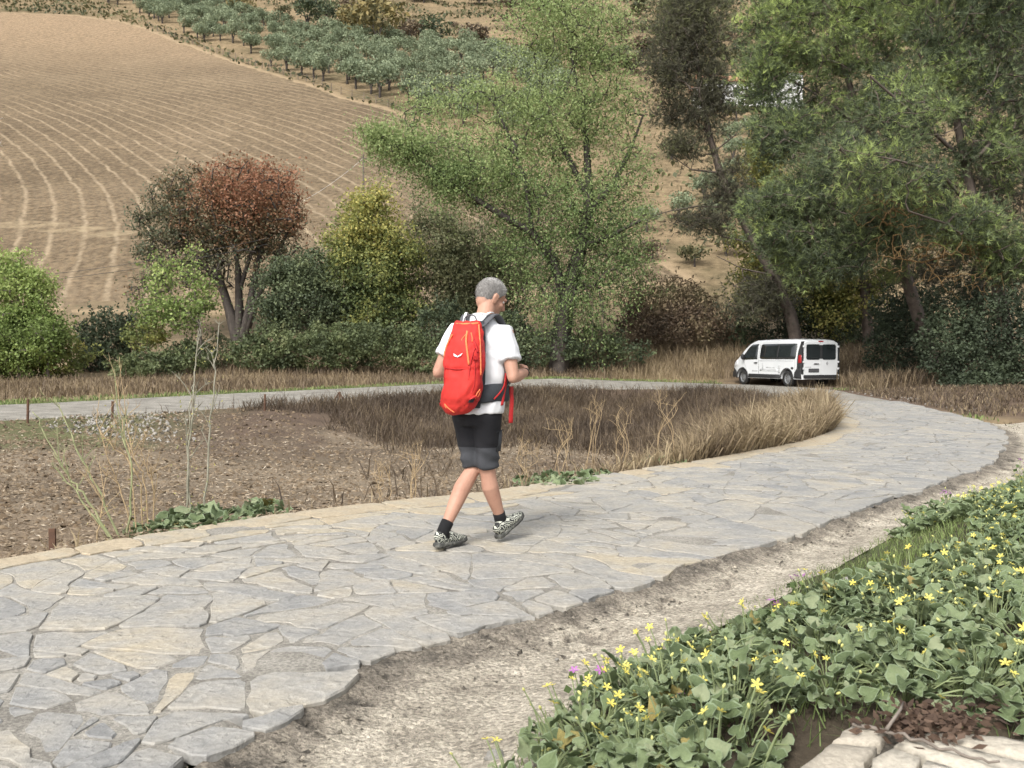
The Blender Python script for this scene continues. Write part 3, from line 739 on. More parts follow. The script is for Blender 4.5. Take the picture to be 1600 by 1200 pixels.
# big willow with the long limb to the left
D = 45
f = footed(872, D, .5)
w1 = [f, fx(880, 500, .42), fx(892, 440, .36), fx(908, 385, .3), fx(918, 335, .24), fx(920, 290, .19), fx(916, 220, .14), fx(905, 150, .1), fx(890, 70, .06), fx(880, 0, .04)]
def fxw(px, py, r, dd=0.): return tp(px, py, 45 + dd, r)
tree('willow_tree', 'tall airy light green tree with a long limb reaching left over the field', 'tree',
     [w1, [fxw(884, 470, .26), fxw(862, 400, .22, -.3), fxw(830, 362, .19, -.6), fxw(790, 340, .16, -.9), fxw(745, 312, .12, -1.1), fxw(700, 278, .09, -1.3), fxw(655, 250, .06, -1.4), fxw(600, 222, .03, -1.5)],
      [fxw(918, 335, .2), fxw(960, 285, .14, .5), fxw(985, 235, .1, .8), fxw(1005, 180, .05, 1)],
      [fxw(908, 385, .18), fxw(950, 370, .12, -.5), fxw(1000, 345, .07, -1)],
      [fxw(919, 310, .16), fxw(880, 230, .12, .5), fxw(850, 160, .08, .8), fxw(835, 90, .04, .9)],
      [fxw(830, 362, .12, -.6), fxw(822, 290, .1, -.6), fxw(800, 220, .07, -.6), fxw(770, 160, .04, -.6)]],
     [lobe(895, 45, D, 100, 75, 2.6), lobe(850, 0, D, 60, 40), lobe(945, 150, D, 60, 90), lobe(860, 190, D, 90, 75), lobe(765, 150, D, 55, 45), lobe(690, 165, D, 62, 32), lobe(650, 200, D, 40, 40), lobe(720, 250, D, 90, 60),
      lobe(800, 280, D, 95, 60), lobe(592, 214, D - 1.4, 30, 14, .6, 5), lobe(640, 236, D - 1.3, 40, 20, .8, 7), lobe(700, 280, D - 1.2, 40, 24, .9, 6), lobe(985, 290, D, 48, 80), lobe(900, 330, D, 100, 60), lobe(950, 420, D, 75, 75), lobe(860, 460, D, 65, 75), lobe(820, 380, D, 60, 60),
      lobe(985, 400, D, 35, 60), lobe(930, 500, D, 55, 40), lobe(800, 80, D, 30, 60)],
     1850, 58, .42, .135, 2.4, m_leaf_wil, m_bark_dark, zmin=f[2] + 4.0, droop=.35, twig=.0105, expo=.43,
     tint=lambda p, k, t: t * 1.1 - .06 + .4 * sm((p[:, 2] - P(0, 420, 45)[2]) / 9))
# bright sapling clump at the left border
f = footed(30, 40, .1); f2 = footed(-40, 40, .1); f3 = footed(75, 40, .07)
tree('acacia_tree', 'bright lime-green leafy tree at the left border beside the hedge', 'tree',
     [[f, tp(30, 500, 40, .07), tp(25, 430, 40, .03)], [f2, tp(-40, 500, 40, .07), tp(-35, 430, 40, .03)], [f3, tp(72, 520, 40, .05), tp(62, 450, 40, .02)]],
     [lobe(20, 450, 40, 40, 55), lobe(-40, 460, 40, 45, 70), lobe(58, 470, 40, 28, 60), lobe(30, 535, 40, 80, 50), lobe(80, 520, 40, 30, 45), lobe(-10, 405, 40, 18, 40), lobe(45, 420, 40, 13, 32), lobe(14, 410, 40, 14, 38), lobe(72, 440, 40, 12, 30)],
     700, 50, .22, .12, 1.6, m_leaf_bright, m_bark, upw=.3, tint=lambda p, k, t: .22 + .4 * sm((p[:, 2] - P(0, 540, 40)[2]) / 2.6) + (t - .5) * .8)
# slender young tree in front of the red one
f = footed(312, 42, .07)
tree('young_poplar', 'slender young tree with sparse yellow-green leaves in front of the red-topped tree', 'tree',
     [[f, tp(314, 530, 42, .06), tp(308, 480, 42, .05), tp(300, 430, 42, .03), tp(299, 390, 42, .012)], [tp(312, 510, 42, .045), tp(285, 480, 42, .035), tp(255, 440, 42, .02)],
      [tp(310, 500, 42, .04), tp(325, 470, 42, .025), tp(328, 440, 42, .015)]],
     [lobe(300, 420, 42, 22, 40), lobe(250, 425, 42, 35, 35), lobe(318, 460, 42, 24, 40), lobe(245, 475, 42, 38, 40), lobe(285, 490, 42, 55, 30), lobe(298, 385, 42, 8, 14)],
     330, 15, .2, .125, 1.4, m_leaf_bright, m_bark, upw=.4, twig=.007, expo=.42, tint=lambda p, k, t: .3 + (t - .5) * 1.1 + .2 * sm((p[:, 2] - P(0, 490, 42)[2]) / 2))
# bare tree reaching in from the left
f = footed(-110, 34, .16)
tree('bare_tree', 'leafless pale branches of a tree reaching in at the left border above the field', 'tree',
     [[f, tp(-105, 430, 34, .12), tp(-95, 330, 34, .09), tp(-80, 250, 34, .06)]], [lobe(-40, 200, 34, 60, 60), lobe(-5, 215, 34, 36, 40)], 60, 1, .02, .05, 2, m_leaf_grey,
     mat('bark_pale', [(.30, .27, .24), (.45, .42, .38)], 4, .9), twig=.007, expo=.5, upw=.6, bend=.25)

# ------------------------------------------------------------------ pines on the right
D = 41
def pine(label, trunks, lobes, nt, per, tintf, m=m_needle, spread=.31, nd=8, **kw):
    return tree('pine_tree', label, 'tree', trunks, lobes, int(nt * .8), per, spread, .2, 8, m, m_pinebark, needles=nd, tint=tintf, upw=.15, **{'twig': .013, 'expo': .42, 'sag': .1, **kw})
D = 47
f = footed(1252, D, .34)
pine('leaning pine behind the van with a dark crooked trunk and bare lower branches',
     [[f, fx(1235, 490, .3), fx(1208, 430, .27), fx(1180, 380, .24), fx(1150, 325, .2), fx(1125, 270, .18), fx(1108, 210, .15), fx(1098, 150, .13), fx(1085, 70, .1), fx(1075, 0, .07)],
      [fx(1150, 325, .06), fx(1090, 322, .045), fx(1045, 330, .03), fx(1010, 340, .015)], [fx(1125, 270, .06), fx(1080, 265, .04), fx(1045, 240, .02)],
      [fx(1180, 380, .06), fx(1130, 370, .04), fx(1080, 345, .025)], [fx(1208, 430, .05), fx(1160, 420, .04), fx(1120, 400, .02)], [fx(1112, 240, .05), fx(1150, 210, .03), fx(1165, 180, .015)]],
     [lobe(1075, 20, D, 62, 60), lobe(1070, 90, D, 62, 55), lobe(1060, 170, D, 50, 60), lobe(1120, 110, D, 32, 60), lobe(1075, 235, D, 45, 22), lobe(1110, 30, D, 50, 50), lobe(1140, 300, D, 40, 60, 1.5, 3), lobe(1090, 345, D, 60, 18, 1.2, 3), lobe(1040, 120, D, 36, 90), lobe(1100, 180, D, 40, 50), lobe(1118, 150, D, 22, 40, 1.0, 3),
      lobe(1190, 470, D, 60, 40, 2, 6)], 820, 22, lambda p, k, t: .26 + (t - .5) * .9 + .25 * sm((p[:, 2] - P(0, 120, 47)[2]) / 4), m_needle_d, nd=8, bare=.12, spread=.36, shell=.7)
D = 36
f = footed(1590, D, .42)
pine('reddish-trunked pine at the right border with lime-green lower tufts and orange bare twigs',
     [[f, fx(1582, 590, .33), fx(1570, 520, .3), fx(1560, 450, .26), fx(1540, 380, .23), fx(1520, 310, .2), fx(1505, 240, .17), fx(1490, 160, .14), fx(1470, 60, .1), fx(1460, -60, .07)],
      [fx(1550, 430, .08), fx(1590, 420, .05), fx(1620, 440, .03)], [fx(1540, 380, .07), fx(1480, 350, .05, 34), fx(1420, 330, .03, 33)], [fx(1530, 340, .08), fx(1470, 270, .06, 33.5), fx(1400, 250, .04, 32.5), fx(1320, 235, .02, 32)],
      [fx(1505, 250, .09), fx(1430, 180, .07, 34), fx(1360, 120, .04, 33)]],
     [lobe(1480, 130, D, 110, 70), lobe(1530, 40, D, 110, 70), lobe(1420, 190, D - 2, 90, 55), lobe(1550, 250, D, 90, 60), lobe(1500, 350, D - 1, 80, 45, 2, 10), lobe(1580, 400, D - 1, 40, 50, 1.5, 7), lobe(1400, 275, D - 2, 90, 45),
      lobe(1340, 235, D - 3, 50, 40), lobe(1590, 150, D, 60, 120), lobe(1500, -40, D, 130, 60)],
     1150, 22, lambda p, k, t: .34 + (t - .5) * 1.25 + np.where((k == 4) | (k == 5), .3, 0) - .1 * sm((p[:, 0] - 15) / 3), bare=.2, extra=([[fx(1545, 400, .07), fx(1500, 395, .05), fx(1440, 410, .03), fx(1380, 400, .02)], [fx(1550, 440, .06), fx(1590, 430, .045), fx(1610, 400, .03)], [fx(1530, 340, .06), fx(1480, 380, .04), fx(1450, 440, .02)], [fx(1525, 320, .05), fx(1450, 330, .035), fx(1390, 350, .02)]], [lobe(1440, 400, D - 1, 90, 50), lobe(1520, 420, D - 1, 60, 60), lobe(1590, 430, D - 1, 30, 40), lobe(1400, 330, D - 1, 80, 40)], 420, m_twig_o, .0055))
D = 40
f = footed(1480, D, .4)
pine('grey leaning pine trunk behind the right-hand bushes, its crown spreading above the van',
     [[f, fx(1462, 580, .33), fx(1440, 510, .3), fx(1418, 440, .26), fx(1400, 370, .23), fx(1380, 290, .2), fx(1350, 200, .16), fx(1320, 110, .12), fx(1290, 20, .08)],
      [fx(1400, 370, .1), fx(1340, 330, .07, 38), fx(1270, 310, .04, 37)], [fx(1380, 290, .1), fx(1310, 250, .07, 38.5), fx(1230, 215, .04, 38)], [fx(1350, 200, .1), fx(1280, 150, .07), fx(1210, 110, .04)]],
     [lobe(1300, 60, D, 110, 70), lobe(1225, 110, D, 70, 60), lobe(1350, 150, D, 100, 70), lobe(1250, 190, D, 75, 45), lobe(1210, 20, D, 60, 50), lobe(1290, 255, D - 2, 90, 45), lobe(1250, 320, D - 2, 75, 45), lobe(1340, 330, D - 2, 90, 50),
      lobe(1200, 60, D, 50, 60), lobe(1390, 20, D, 90, 60), lobe(1340, 400, D - 1, 90, 40, 2, 8), lobe(1300, -30, D, 130, 50), lobe(1215, 340, D - 2, 60, 60, 1.6, 14), lobe(1190, 130, D, 34, 60, 1.4, 10), lobe(1215, 215, D - 1, 45, 45, 1.5, 9), lobe(1280, 400, D - 2, 80, 45, 1.6, 12), lobe(1390, 330, D - 2, 70, 60, 1.6, 12)],
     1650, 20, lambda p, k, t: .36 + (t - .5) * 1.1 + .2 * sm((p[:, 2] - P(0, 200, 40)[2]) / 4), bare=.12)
D = 50
f = footed(1358, D, .36)
pine('upright pine trunk directly behind the rear of the van, dark crown', [[f, fx(1357, 530, .3), fx(1352, 460, .27), fx(1345, 380, .23), fx(1330, 250, .18), fx(1325, 120, .1)],
      [fx(1340, 400, .08), fx(1290, 380, .05), fx(1240, 370, .03)]],
     [lobe(1330, 330, D, 140, 70), lobe(1260, 400, D, 80, 55), lobe(1400, 420, D, 80, 50), lobe(1440, 300, D, 80, 80), lobe(1350, 200, D, 120, 70), lobe(1200, 400, D, 40, 50)], 820, 20,
     lambda p, k, t: .2 + (t - .5) * .8, m_needle_d, bare=.15)
D = 44
f = footed(1528, D, .3)
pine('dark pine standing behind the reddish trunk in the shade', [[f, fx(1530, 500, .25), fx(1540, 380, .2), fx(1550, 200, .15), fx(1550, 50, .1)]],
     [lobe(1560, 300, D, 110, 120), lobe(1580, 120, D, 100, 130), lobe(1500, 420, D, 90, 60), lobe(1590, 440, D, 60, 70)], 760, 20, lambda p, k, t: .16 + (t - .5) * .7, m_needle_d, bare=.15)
D = 51
f = footed(1232, D, .22)
tree('oak_tree', 'loose olive-green broadleaf tree growing behind the parked van', 'tree', [[f, fx(1230, 520, .2), fx(1226, 470, .15), fx(1220, 420, .09)]],
     [lobe(1240, 430, D, 80, 60), lobe(1180, 400, D, 40, 60), lobe(1330, 450, D, 60, 50), lobe(1180, 450, D, 45, 50), lobe(1290, 480, D, 60, 50), lobe(1210, 340, D, 35, 70), lobe(1195, 250, D, 20, 50, 1.2, 6)], 560, 55, .34, .16, 1.5, m_leaf_yel, m_bark_dark, upw=.2,
     tint=lambda p, k, t: t * 1.0 + .06)

# ------------------------------------------------------------------ bushes and hedges
def bush(name, label, lobes, n, leaf, m, group=None, cat='bush', aspect=1.4, tintf=None, stems=26, shell=.25, core=.82):
    """leaves over and through a mound, woody stems inside"""
    L = np.array([l[:6] for l in lobes]); c0 = L[:, :3].mean(0); base = np.array([c0[0], c0[1], gz(c0[0], c0[1])])
    n = int(n * .8); leaf *= 1.1; pts, k = in_lobes(lobes, n, shell)
    pts += (.34 * np.stack([vnoise(pts * 1.7, 1), vnoise(pts * 1.7, 2), vnoise(pts * 1.7, 3)], 1) + .16 * np.stack([vnoise(pts * 4.5, 4), vnoise(pts * 4.5, 5), vnoise(pts * 4.5, 6)], 1)) * np.minimum(1, L[k, 3:4])
    ns_ = 70; sp_, sk_ = in_lobes(lobes, ns_, .12); m_ = int(n * .10); wh = rng.integers(0, ns_, m_); od = sp_ - L[sk_, :3]; od /= np.linalg.norm(od, axis=1)[:, None]; od[:, 2] = np.abs(od[:, 2]) + .35
    pts[:m_] = sp_[wh] + od[wh] * rng.uniform(0, .6, m_)[:, None] * np.minimum(1, L[sk_[wh], 5:6]) + rng.normal(size=(m_, 3)) * .05
    g = terrain(pts[:, 0], pts[:, 1]); pts[:, 2] = np.where(pts[:, 2] < g + .03, g + rng.uniform(.03, .5, n), pts[:, 2])
    r = empty(name, tuple(base)); tag(r, label, cat, group)
    t = np.clip(.45 + .45 * vnoise(pts * 1.1, 7) + .3 * vnoise(pts * 3.5, 8) + .1 * rng.normal(size=n), 0, 1)
    if tintf is not None: t = np.clip(tintf(pts, k, t), 0, 1)
    V, F = leaf_quads(pts - base, leaf, aspect, None, 1.0)
    link('foliage', raw_mesh('foliage', V, F, m, False, {'tint': np.repeat(t, 4)}), r)
    b = MB()
    for i in range(stems):
        l = L[i % len(L)]; a = np.array([l[0] + rng.normal() * l[3] * .35, l[1] + rng.normal() * l[4] * .35, 0]); a[2] = gz(a[0], a[1]) - .05
        q = l[:3] + unit(1)[0] * l[3:6] * .9; q[2] = max(q[2], a[2] + .3); mid = (a + q) / 2 + rng.normal(size=3) * .15 * l[5]
        b.tube([a - base, mid - base, q - base], [.028, .018, .006], 4)
    b.build('stem', m_twig, r)
    return r
bush('bramble_hedge', 'long low green bramble hedge along the far lane, behind the walker',
     [lobe(480, 545, 42, 110, 30, 1.0), lobe(580, 540, 42, 90, 33, 1.0), lobe(660, 560, 42, 60, 25, .9), lobe(420, 555, 42, 60, 32, 1.0), lobe(530, 530, 43, 70, 24, 1.0)], 26000, .115, m_leaf_bram, tintf=lambda p, k, t: t * .9 + .06)
bush('bramble_bush', 'low green bramble mound under the slender young tree at the lane edge', [lobe(240, 570, 40, 50, 24, .8), lobe(205, 578, 39, 40, 18, .7), lobe(290, 560, 41, 40, 20, .8)], 8500, .11, m_leaf_bram)
bush('dark_hedge', 'darkest, nearly black section of hedge between lime tree and young tree', [lobe(165, 525, 45, 42, 40, 1.2), lobe(145, 555, 44, 36, 30, 1.), lobe(200, 520, 46, 35, 35, 1.)], 10000, .12, m_leaf_dark, tintf=lambda p, k, t: t * .6)
bush('hawthorn_bush', 'yellowish green bush at the foot of the lime-green tree', [lobe(95, 555, 41, 45, 38, .9), lobe(40, 565, 41, 50, 34, .9), lobe(-20, 560, 41, 50, 40, .9), lobe(230, 520, 43, 35, 30, .9)], 13000, .11, m_leaf_yel, tintf=lambda p, k, t: t * .8 + .08)
bush('grey_shrub', 'twiggy grey-brown shrub left of the long bramble hedge', [lobe(340, 550, 43, 42, 34, .9), lobe(300, 560, 43, 25, 25, .8)], 5000, .085, m_leaf_grey, tintf=lambda p, k, t: t * .5, stems=60)
bush('red_bramble', 'big reddish-brown bramble mound left of the van below the stubble', [lobe(1040, 475, 51, 75, 42, 1.6), lobe(1000, 505, 50, 40, 32, 1.2), lobe(1110, 505, 50, 50, 30, 1.2), lobe(1060, 510, 49, 70, 30, 1.2)], 20000, .115, m_leaf_brown,
     tintf=lambda p, k, t: t * .7 + .28 * sm((p[:, 2] - P(0, 500, 50)[2]) / 1.5))
bush('verge_shrub', 'dark green shrubs under the willow at the far lane edge', [lobe(850, 545, 45, 55, 30, 1.), lobe(930, 545, 46, 55, 34, 1.), lobe(985, 552, 46, 35, 20, .8), lobe(790, 530, 46, 50, 50, 1.2), lobe(690, 520, 47, 50, 50, 1.2)], 21000, .115, m_leaf_dark, tintf=lambda p, k, t: t + .15)
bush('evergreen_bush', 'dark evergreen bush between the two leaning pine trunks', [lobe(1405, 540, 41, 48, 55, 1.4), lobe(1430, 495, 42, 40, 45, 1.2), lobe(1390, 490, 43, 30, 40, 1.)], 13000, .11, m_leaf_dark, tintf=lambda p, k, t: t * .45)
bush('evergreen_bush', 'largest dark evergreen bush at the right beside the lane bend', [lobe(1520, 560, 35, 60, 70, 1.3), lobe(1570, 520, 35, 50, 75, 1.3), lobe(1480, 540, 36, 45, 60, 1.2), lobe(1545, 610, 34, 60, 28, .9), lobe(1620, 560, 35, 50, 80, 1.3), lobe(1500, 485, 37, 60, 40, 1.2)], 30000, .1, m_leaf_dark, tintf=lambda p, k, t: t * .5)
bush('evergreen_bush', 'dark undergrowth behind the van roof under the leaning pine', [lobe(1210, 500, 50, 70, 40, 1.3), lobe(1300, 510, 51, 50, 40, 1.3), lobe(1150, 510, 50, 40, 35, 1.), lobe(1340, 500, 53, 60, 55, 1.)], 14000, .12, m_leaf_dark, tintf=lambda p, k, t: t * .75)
# ------------------------------------------------------------------ olive grove and scrub on the hill
def small_tree(n, rx, rz, h0, leaf, seed, lob=7, trunk=True):
    lobes = [(0, 0, h0 + rz, rx * .7, rx * .7, rz * .8)] + [(rx * .6 * math.cos(a), rx * .6 * math.sin(a), h0 + rz * (.75 + .5 * rng.uniform()), rx * .5, rx * .5, rz * .5) for a in rng.uniform(0, 6.28, lob)]
    p, k = in_lobes(lobes, n, .3); t = np.clip(.5 + .35 * vnoise(p * 1.3 + seed * 9, 3) + .2 * rng.normal(size=n) + .15 * (p[:, 2] - h0 - rz) / rz, 0, 1)
    V, F = leaf_quads(p, leaf, 1.9, None, 1.0)
    b = MB()
    b.tube([(0, 0, -.4), (.05, .02, h0 * .6), (.12, .05, h0 + rz * .4)], [.2, .15, .1], 6)
    b.tube([(.04, .02, h0 * .5), (-.3, .1, h0 + rz * .5)], [.11, .06], 5); b.tube([(.04, .02, h0 * .5), (.35, -.15, h0 + rz * .6)], [.1, .05], 5)
    return (V, F, np.repeat(t, 4)), b
def proto_set(n_var, m_leaf, m_b, *a):
    o = []
    for i in range(n_var):
        (V, F, t), b = small_tree(*a, seed=i); o.append((raw_mesh('crown', V, F, m_leaf, False, {'tint': t}), b.mesh('trunk', m_b, True)))
    return o
def plant(name, label, cat, group, protos, x, y, s=1.0, sz=1.0, z=None):
    cr, tk = protos[rng.integers(len(protos))]
    r = empty(name, (x, y, hill_z(np.array([x]), np.array([y]))[0] if z is None else z), rng.uniform(0, 6.28)); r.scale = (s, s, s * sz); tag(r, label, cat, group)
    link('crown', cr, r); link('trunk', tk, r); return r
olives = proto_set(6, m_olive, m_bark_dark, 760, 1.9, 1.5, .8, .34)
GROVE = np.array([hit(*p)[:2] for p in [(90, -4), (195, 10), (250, 36), (325, 68), (420, 103), (520, 136), (600, 158), (655, 178), (720, 205), (860, 240), (900, 150), (800, 92), (640, 72), (560, 66), (450, 46), (330, 14), (250, -6)]])
FL = [hit(*p)[:2] for p in [(230, 42), (320, 77), (420, 111), (520, 144), (600, 166), (660, 187), (720, 208)]]
d1 = (FL[4] - FL[1]); d1 /= np.linalg.norm(d1); d2 = np.array([-d1[1], d1[0]]); d2 = d2 if d2[1] > 0 else -d2
cand = []
for i in range(-60, 70):
    for j in range(0, 32):
        q = FL[2] + d1 * i * 4.7 + d2 * (2.4 + j * 4.9) + rng.normal(size=2) * .7
        if in_poly(np.array([q[0]]), np.array([q[1]]), GROVE)[0]: cand.append((j, q))
cand.sort(key=lambda c: np.linalg.norm(c[1])); cand = cand[:300]
for j, q in cand:
    if rng.uniform() < .05: continue
    plant('olive_tree', 'grey-green olive tree in the front row along the wire fence of the ploughed field' if j == 0 else 'grey-green olive tree in the second row of the grove, just behind the fence row' if j == 1 else 'grey-green olive tree in the upper rows of the hillside grove', 'olive tree',
          'olive trees along the field fence' if j == 0 else 'olive trees of the second grove row' if j == 1 else 'olive trees of the hillside grove', olives, q[0], q[1], rng.uniform(.9, 1.3), rng.uniform(.9, 1.15))
for px, py, s in [(1060, 330, .9), (1145, 240, 1.1), (1150, 275, 1.0), (1130, 300, .9), (1100, 300, 1.), (1160, 330, 1.), (1010, 350, .8), (1185, 250, 1.1), (1140, 210, 1.0), (1120, 340, .9), (1170, 200, 1)]:
    q = hit(px, py + 14); plant('olive_tree', 'olive tree on the slope seen through the gap left of the pines', 'olive tree', 'olive trees seen between the willow and the pines', olives, q[0], q[1], s * .8)
m_scrub = leafmat('scrub_leaf', [(0.043, 0.054, 0.025), (0.081, 0.092, 0.038), (0.133, 0.130, 0.050), (0.190, 0.162, 0.063)], .2)
m_scrub_y = leafmat('scrub_yellow', [(.09, .085, .03), (.17, .145, .045), (.27, .21, .06), (.34, .25, .07)], .2)
m_scrub_r = leafmat('scrub_rust', [(.07, .055, .04), (.12, .085, .055), (.17, .12, .07), (.2, .15, .09)], .2)
sc = {'dark': proto_set(3, m_leaf_dark, m_bark_dark, 520, 2.6, 2.0, .8, .5), 'green': proto_set(3, m_scrub, m_bark_dark, 520, 2.4, 1.7, .5, .5),
      'yellow': proto_set(2, m_scrub_y, m_bark_dark, 560, 2.6, 2.2, .6, .5), 'rust': proto_set(3, m_scrub_r, m_bark_dark, 420, 2.4, 1.6, .4, .5)}
for px, py, s, k, lab in [(590, 76, 2.5, 'yellow', 'broad yellow-green round tree on the hill above the olive grove'), (480, 46, 1.9, 'dark', 'dark green tree on the hill left of the yellow round tree'),
                          (510, 40, 1.5, 'dark', 'smaller dark tree crowding the dark tree above the grove'), (545, 56, 1.6, 'yellow', 'dull olive-yellow tree touching the left side of the broad yellow tree'),
                          (685, 72, 1.5, 'dark', 'dark bushy tree right of the yellow round tree above the grove'), (732, 78, 1.7, 'rust', 'brownish bare-looking tree on the hill beside the willow top'),
                          (380, 28, 1.5, 'yellow', 'small ochre tree at the top left of the grove'), (640, 66, 1.5, 'rust', 'brown tree just right of the broad yellow tree'), (300, 12, 1.6, 'green', 'green tree at the upper end of the ploughed field')]:
    q = hit(px, py); plant('hill_tree', lab, 'tree', None, sc[k], q[0], q[1], s)
nsc = 0
for _ in range(6000):
    px, py = rng.uniform(-150, 1650), rng.uniform(-70, 120)
    if nsc >= 285: break
    if py > 55 and px < 780: continue
    if px < 260 and py > 4: continue
    q = hit(px, py)
    if in_poly(q[:1], q[1:2], GROVE)[0] or in_poly(q[:1], q[1:2], FIELD)[0] or fbm(q[:1], q[1:2], .02, 2, 77)[0] < -.4: continue
    k = rng.choice(['dark', 'green', 'yellow', 'rust'], p=[.3, .42, .1, .18])
    lab = {'dark': 'dark evergreen shrub scattered on the upper hillside scrub', 'green': 'dull green shrub scattered on the upper hillside scrub', 'yellow': 'ochre yellow shrub scattered on the upper hillside scrub', 'rust': 'brownish shrub scattered on the upper hillside scrub'}[k]
    plant('scrub_bush', lab, 'shrub', k + ' shrubs of the upper hillside', sc[k], q[0], q[1], rng.uniform(.6, 1.7) * (1.15 if py < 20 else .85), rng.uniform(.7, 1.0)); nsc += 1

# low scrub between the bushes of the slope, too dense to count
n = 90000; x = rng.uniform(-150, 190, n); y = 75 + 300 * rng.uniform(size=n) ** .8; k = (np.abs(x) < y * .62) & ~in_poly(x, y, GROVE) & ~in_poly(x, y, FIELD)
den = fbm(x, y, .05, 3, 71) + .35 * fbm(x, y, .25, 2, 72); k &= (den > -.22) & ~((np.abs(x - 34) < 12) & (np.abs(y - q[1]) < 0)); x, y, den = x[k][:34000], y[k][:34000], den[k][:34000]; n = len(x)
V, F = leaf_quads(np.stack([x, y, hill_z(x, y) + .15 + .8 * rng.uniform(size=n) * sm(den * 3 + .5)], -1), .55 + y * .0016, 1.7)
tag(link('undergrowth', raw_mesh('undergrowth', V, F, m_scrub, False, {'tint': np.repeat(np.clip(.45 + .5 * fbm(x, y, .06, 2, 73) + .2 * rng.normal(size=n), 0, 1), 4)})), kind='stuff')
for px, py, s, k, lab in [(1050, 250, .8, 'green', 'green bush on the stubble slope between willow and leaning pine'), (1020, 410, .55, 'rust', 'small brown bush at the lower stubble edge'), (1085, 420, .5, 'green', 'low green bush at the foot of the stubble slope'), (1135, 400, .6, 'green', 'green bush behind the trunk of the leaning pine'), (1165, 300, .8, 'yellow', 'yellow-leaved bush seen through the pine gap'), (1150, 190, .9, 'green', 'green tree just below the white house'), (1100, 180, .8, 'dark', 'dark tree left of the white house')]:
    q_ = hit(px, py); plant('slope_bush', lab, 'bush', None, sc[k], q_[0], q_[1], s)

# wire fence between field and grove: every post a part
m_post = mat('fence_post', [(.11, .085, .065), (.2, .165, .13)], 6, .9)
m_wire = mat('fence_wire', [(.25, .24, .23)], 2, .6, metal=.6)
fl = crom(FL, 12); seg = np.concatenate([[0], np.cumsum(np.linalg.norm(np.diff(fl, axis=0), axis=1))])
fr = None; tops = []
for k, s_ in enumerate(np.arange(0, seg[-1], 3.4)):
    q = np.array([np.interp(s_, seg, fl[:, 0]), np.interp(s_, seg, fl[:, 1])]); z = hill_z(q[:1], q[1:2])[0]; b = np.array([q[0], q[1], z])
    if fr is None: fr = empty('wire_fence', tuple(b)); tag(fr, 'thin post and wire fence between the ploughed field and the olive grove', 'fence'); fb = b
    lean = rng.normal(size=2) * .06; tops.append(b - fb)
    MB().tube([b - fb - [0, 0, .2], b - fb + [lean[0], lean[1], 1.25]], [.07, .06], 5).build('fence_post', m_post, fr)
w = MB()
for h in (.35, .7, 1.1): w.tube([t + np.array([0, 0, h]) for t in tops], .012, 3)
w.build('wire', m_wire, fr)

# white house far up the slope, in the gap beside the pine
q = hit(1150, 170); h = empty('white_house', (q[0], q[1], q[2] - .3), R(8)); tag(h, 'white house with a terracotta tile roof half hidden behind pine branches', 'house')
m_white = mat('white_wall', [(.72, .72, .7), (.82, .82, .8)], .8, .85); m_tile = mat('terracotta', [(.30, .15, .095), (.42, .21, .13), (.48, .27, .17)], 1.5, .9, .4, 8, stretch=(6, 1, 1))
m_darkglass = mat('dark_glass', [(.015, .017, .018), (.03, .033, .035)], .7, .08, spec=.5, fine=0)
MB().box((0, 0, 1.7), (11.5, 6.5, 3.6)).build('wall', m_white, h)
MB().box((7.6, .6, 2.6), (3.6, 5.5, 5.4)).build('wall', m_white, h)
rf = MB(); rf.add([(-6.1, -3.7, 3.45), (5.6, -3.7, 3.45), (5.6, 0, 5.1), (-6.1, 0, 5.1), (-6.1, 3.7, 3.45), (5.6, 3.7, 3.45), (-6.1, -3.7, 3.3), (5.6, -3.7, 3.3), (5.6, 3.7, 3.3), (-6.1, 3.7, 3.3)],
                 [[0, 1, 2, 3], [3, 2, 5, 4], [0, 3, 4, 9, 6], [1, 7, 8, 5, 2], [6, 7, 1, 0], [4, 5, 8, 9], [6, 9, 8, 7]]); rf.build('roof', m_tile, h)
for x in (-4, -1.2, 2.4): MB().box((x, -3.27, 1.9), (1.0, .08, 1.2)).build('window', m_darkglass, h)
MB().box((.6, -3.27, 1.2), (1.0, .08, 2.1)).build('door', m_post, h)
MB().box((7.6, .6, 5.4), (3.9, 5.8, .25)).build('roof', m_tile, h)

# cables and a pole across the lower slope
m_cable = mat('cable', [(.04, .04, .042)], 1, .6); m_cable2 = mat('cable_pale', [(.55, .53, .5)], 1, .6)
for dy in (0, 9):
    a, b_ = P(-400, 448 + dy, 46), P(420, 372 + dy, 49); L = np.linspace(0, 1, 14)[:, None]
    pts = a + (b_ - a) * L; pts[:, 2] -= .8 * (4 * L[:, 0] * (1 - L[:, 0]))
    o = MB().tube(pts - a, .010, 4).build('power_cable', m_cable); o.location = a
    tag(o, ('upper' if dy == 0 else 'lower') + ' thin dark cable crossing in front of the ploughed field at the left', 'cable')
q = hit(568, 318, 60); pl = empty('utility_pole', tuple(q)); tag(pl, 'thin grey pole standing in the field above the yellow-green tree', 'pole')
MB().tube([(0, 0, -.3), (0, 0, 4.6)], [.11, .07], 7).build('post', m_bark, pl); MB().box((0, 0, 4.2), (.7, .08, .08)).build('crossarm', m_bark, pl)
a = q + [0, 0, 4.2]; b_ = P(400, 345, q[1] - 6); L = np.linspace(0, 1, 10)[:, None]; pts = (b_ - a) * L; pts[:, 2] -= .7 * 4 * L[:, 0] * (1 - L[:, 0])
o = MB().tube(pts, .016, 4).build('power_cable', m_cable2); o.location = a; tag(o, 'pale cable sagging from the field pole towards the red-topped tree', 'cable')

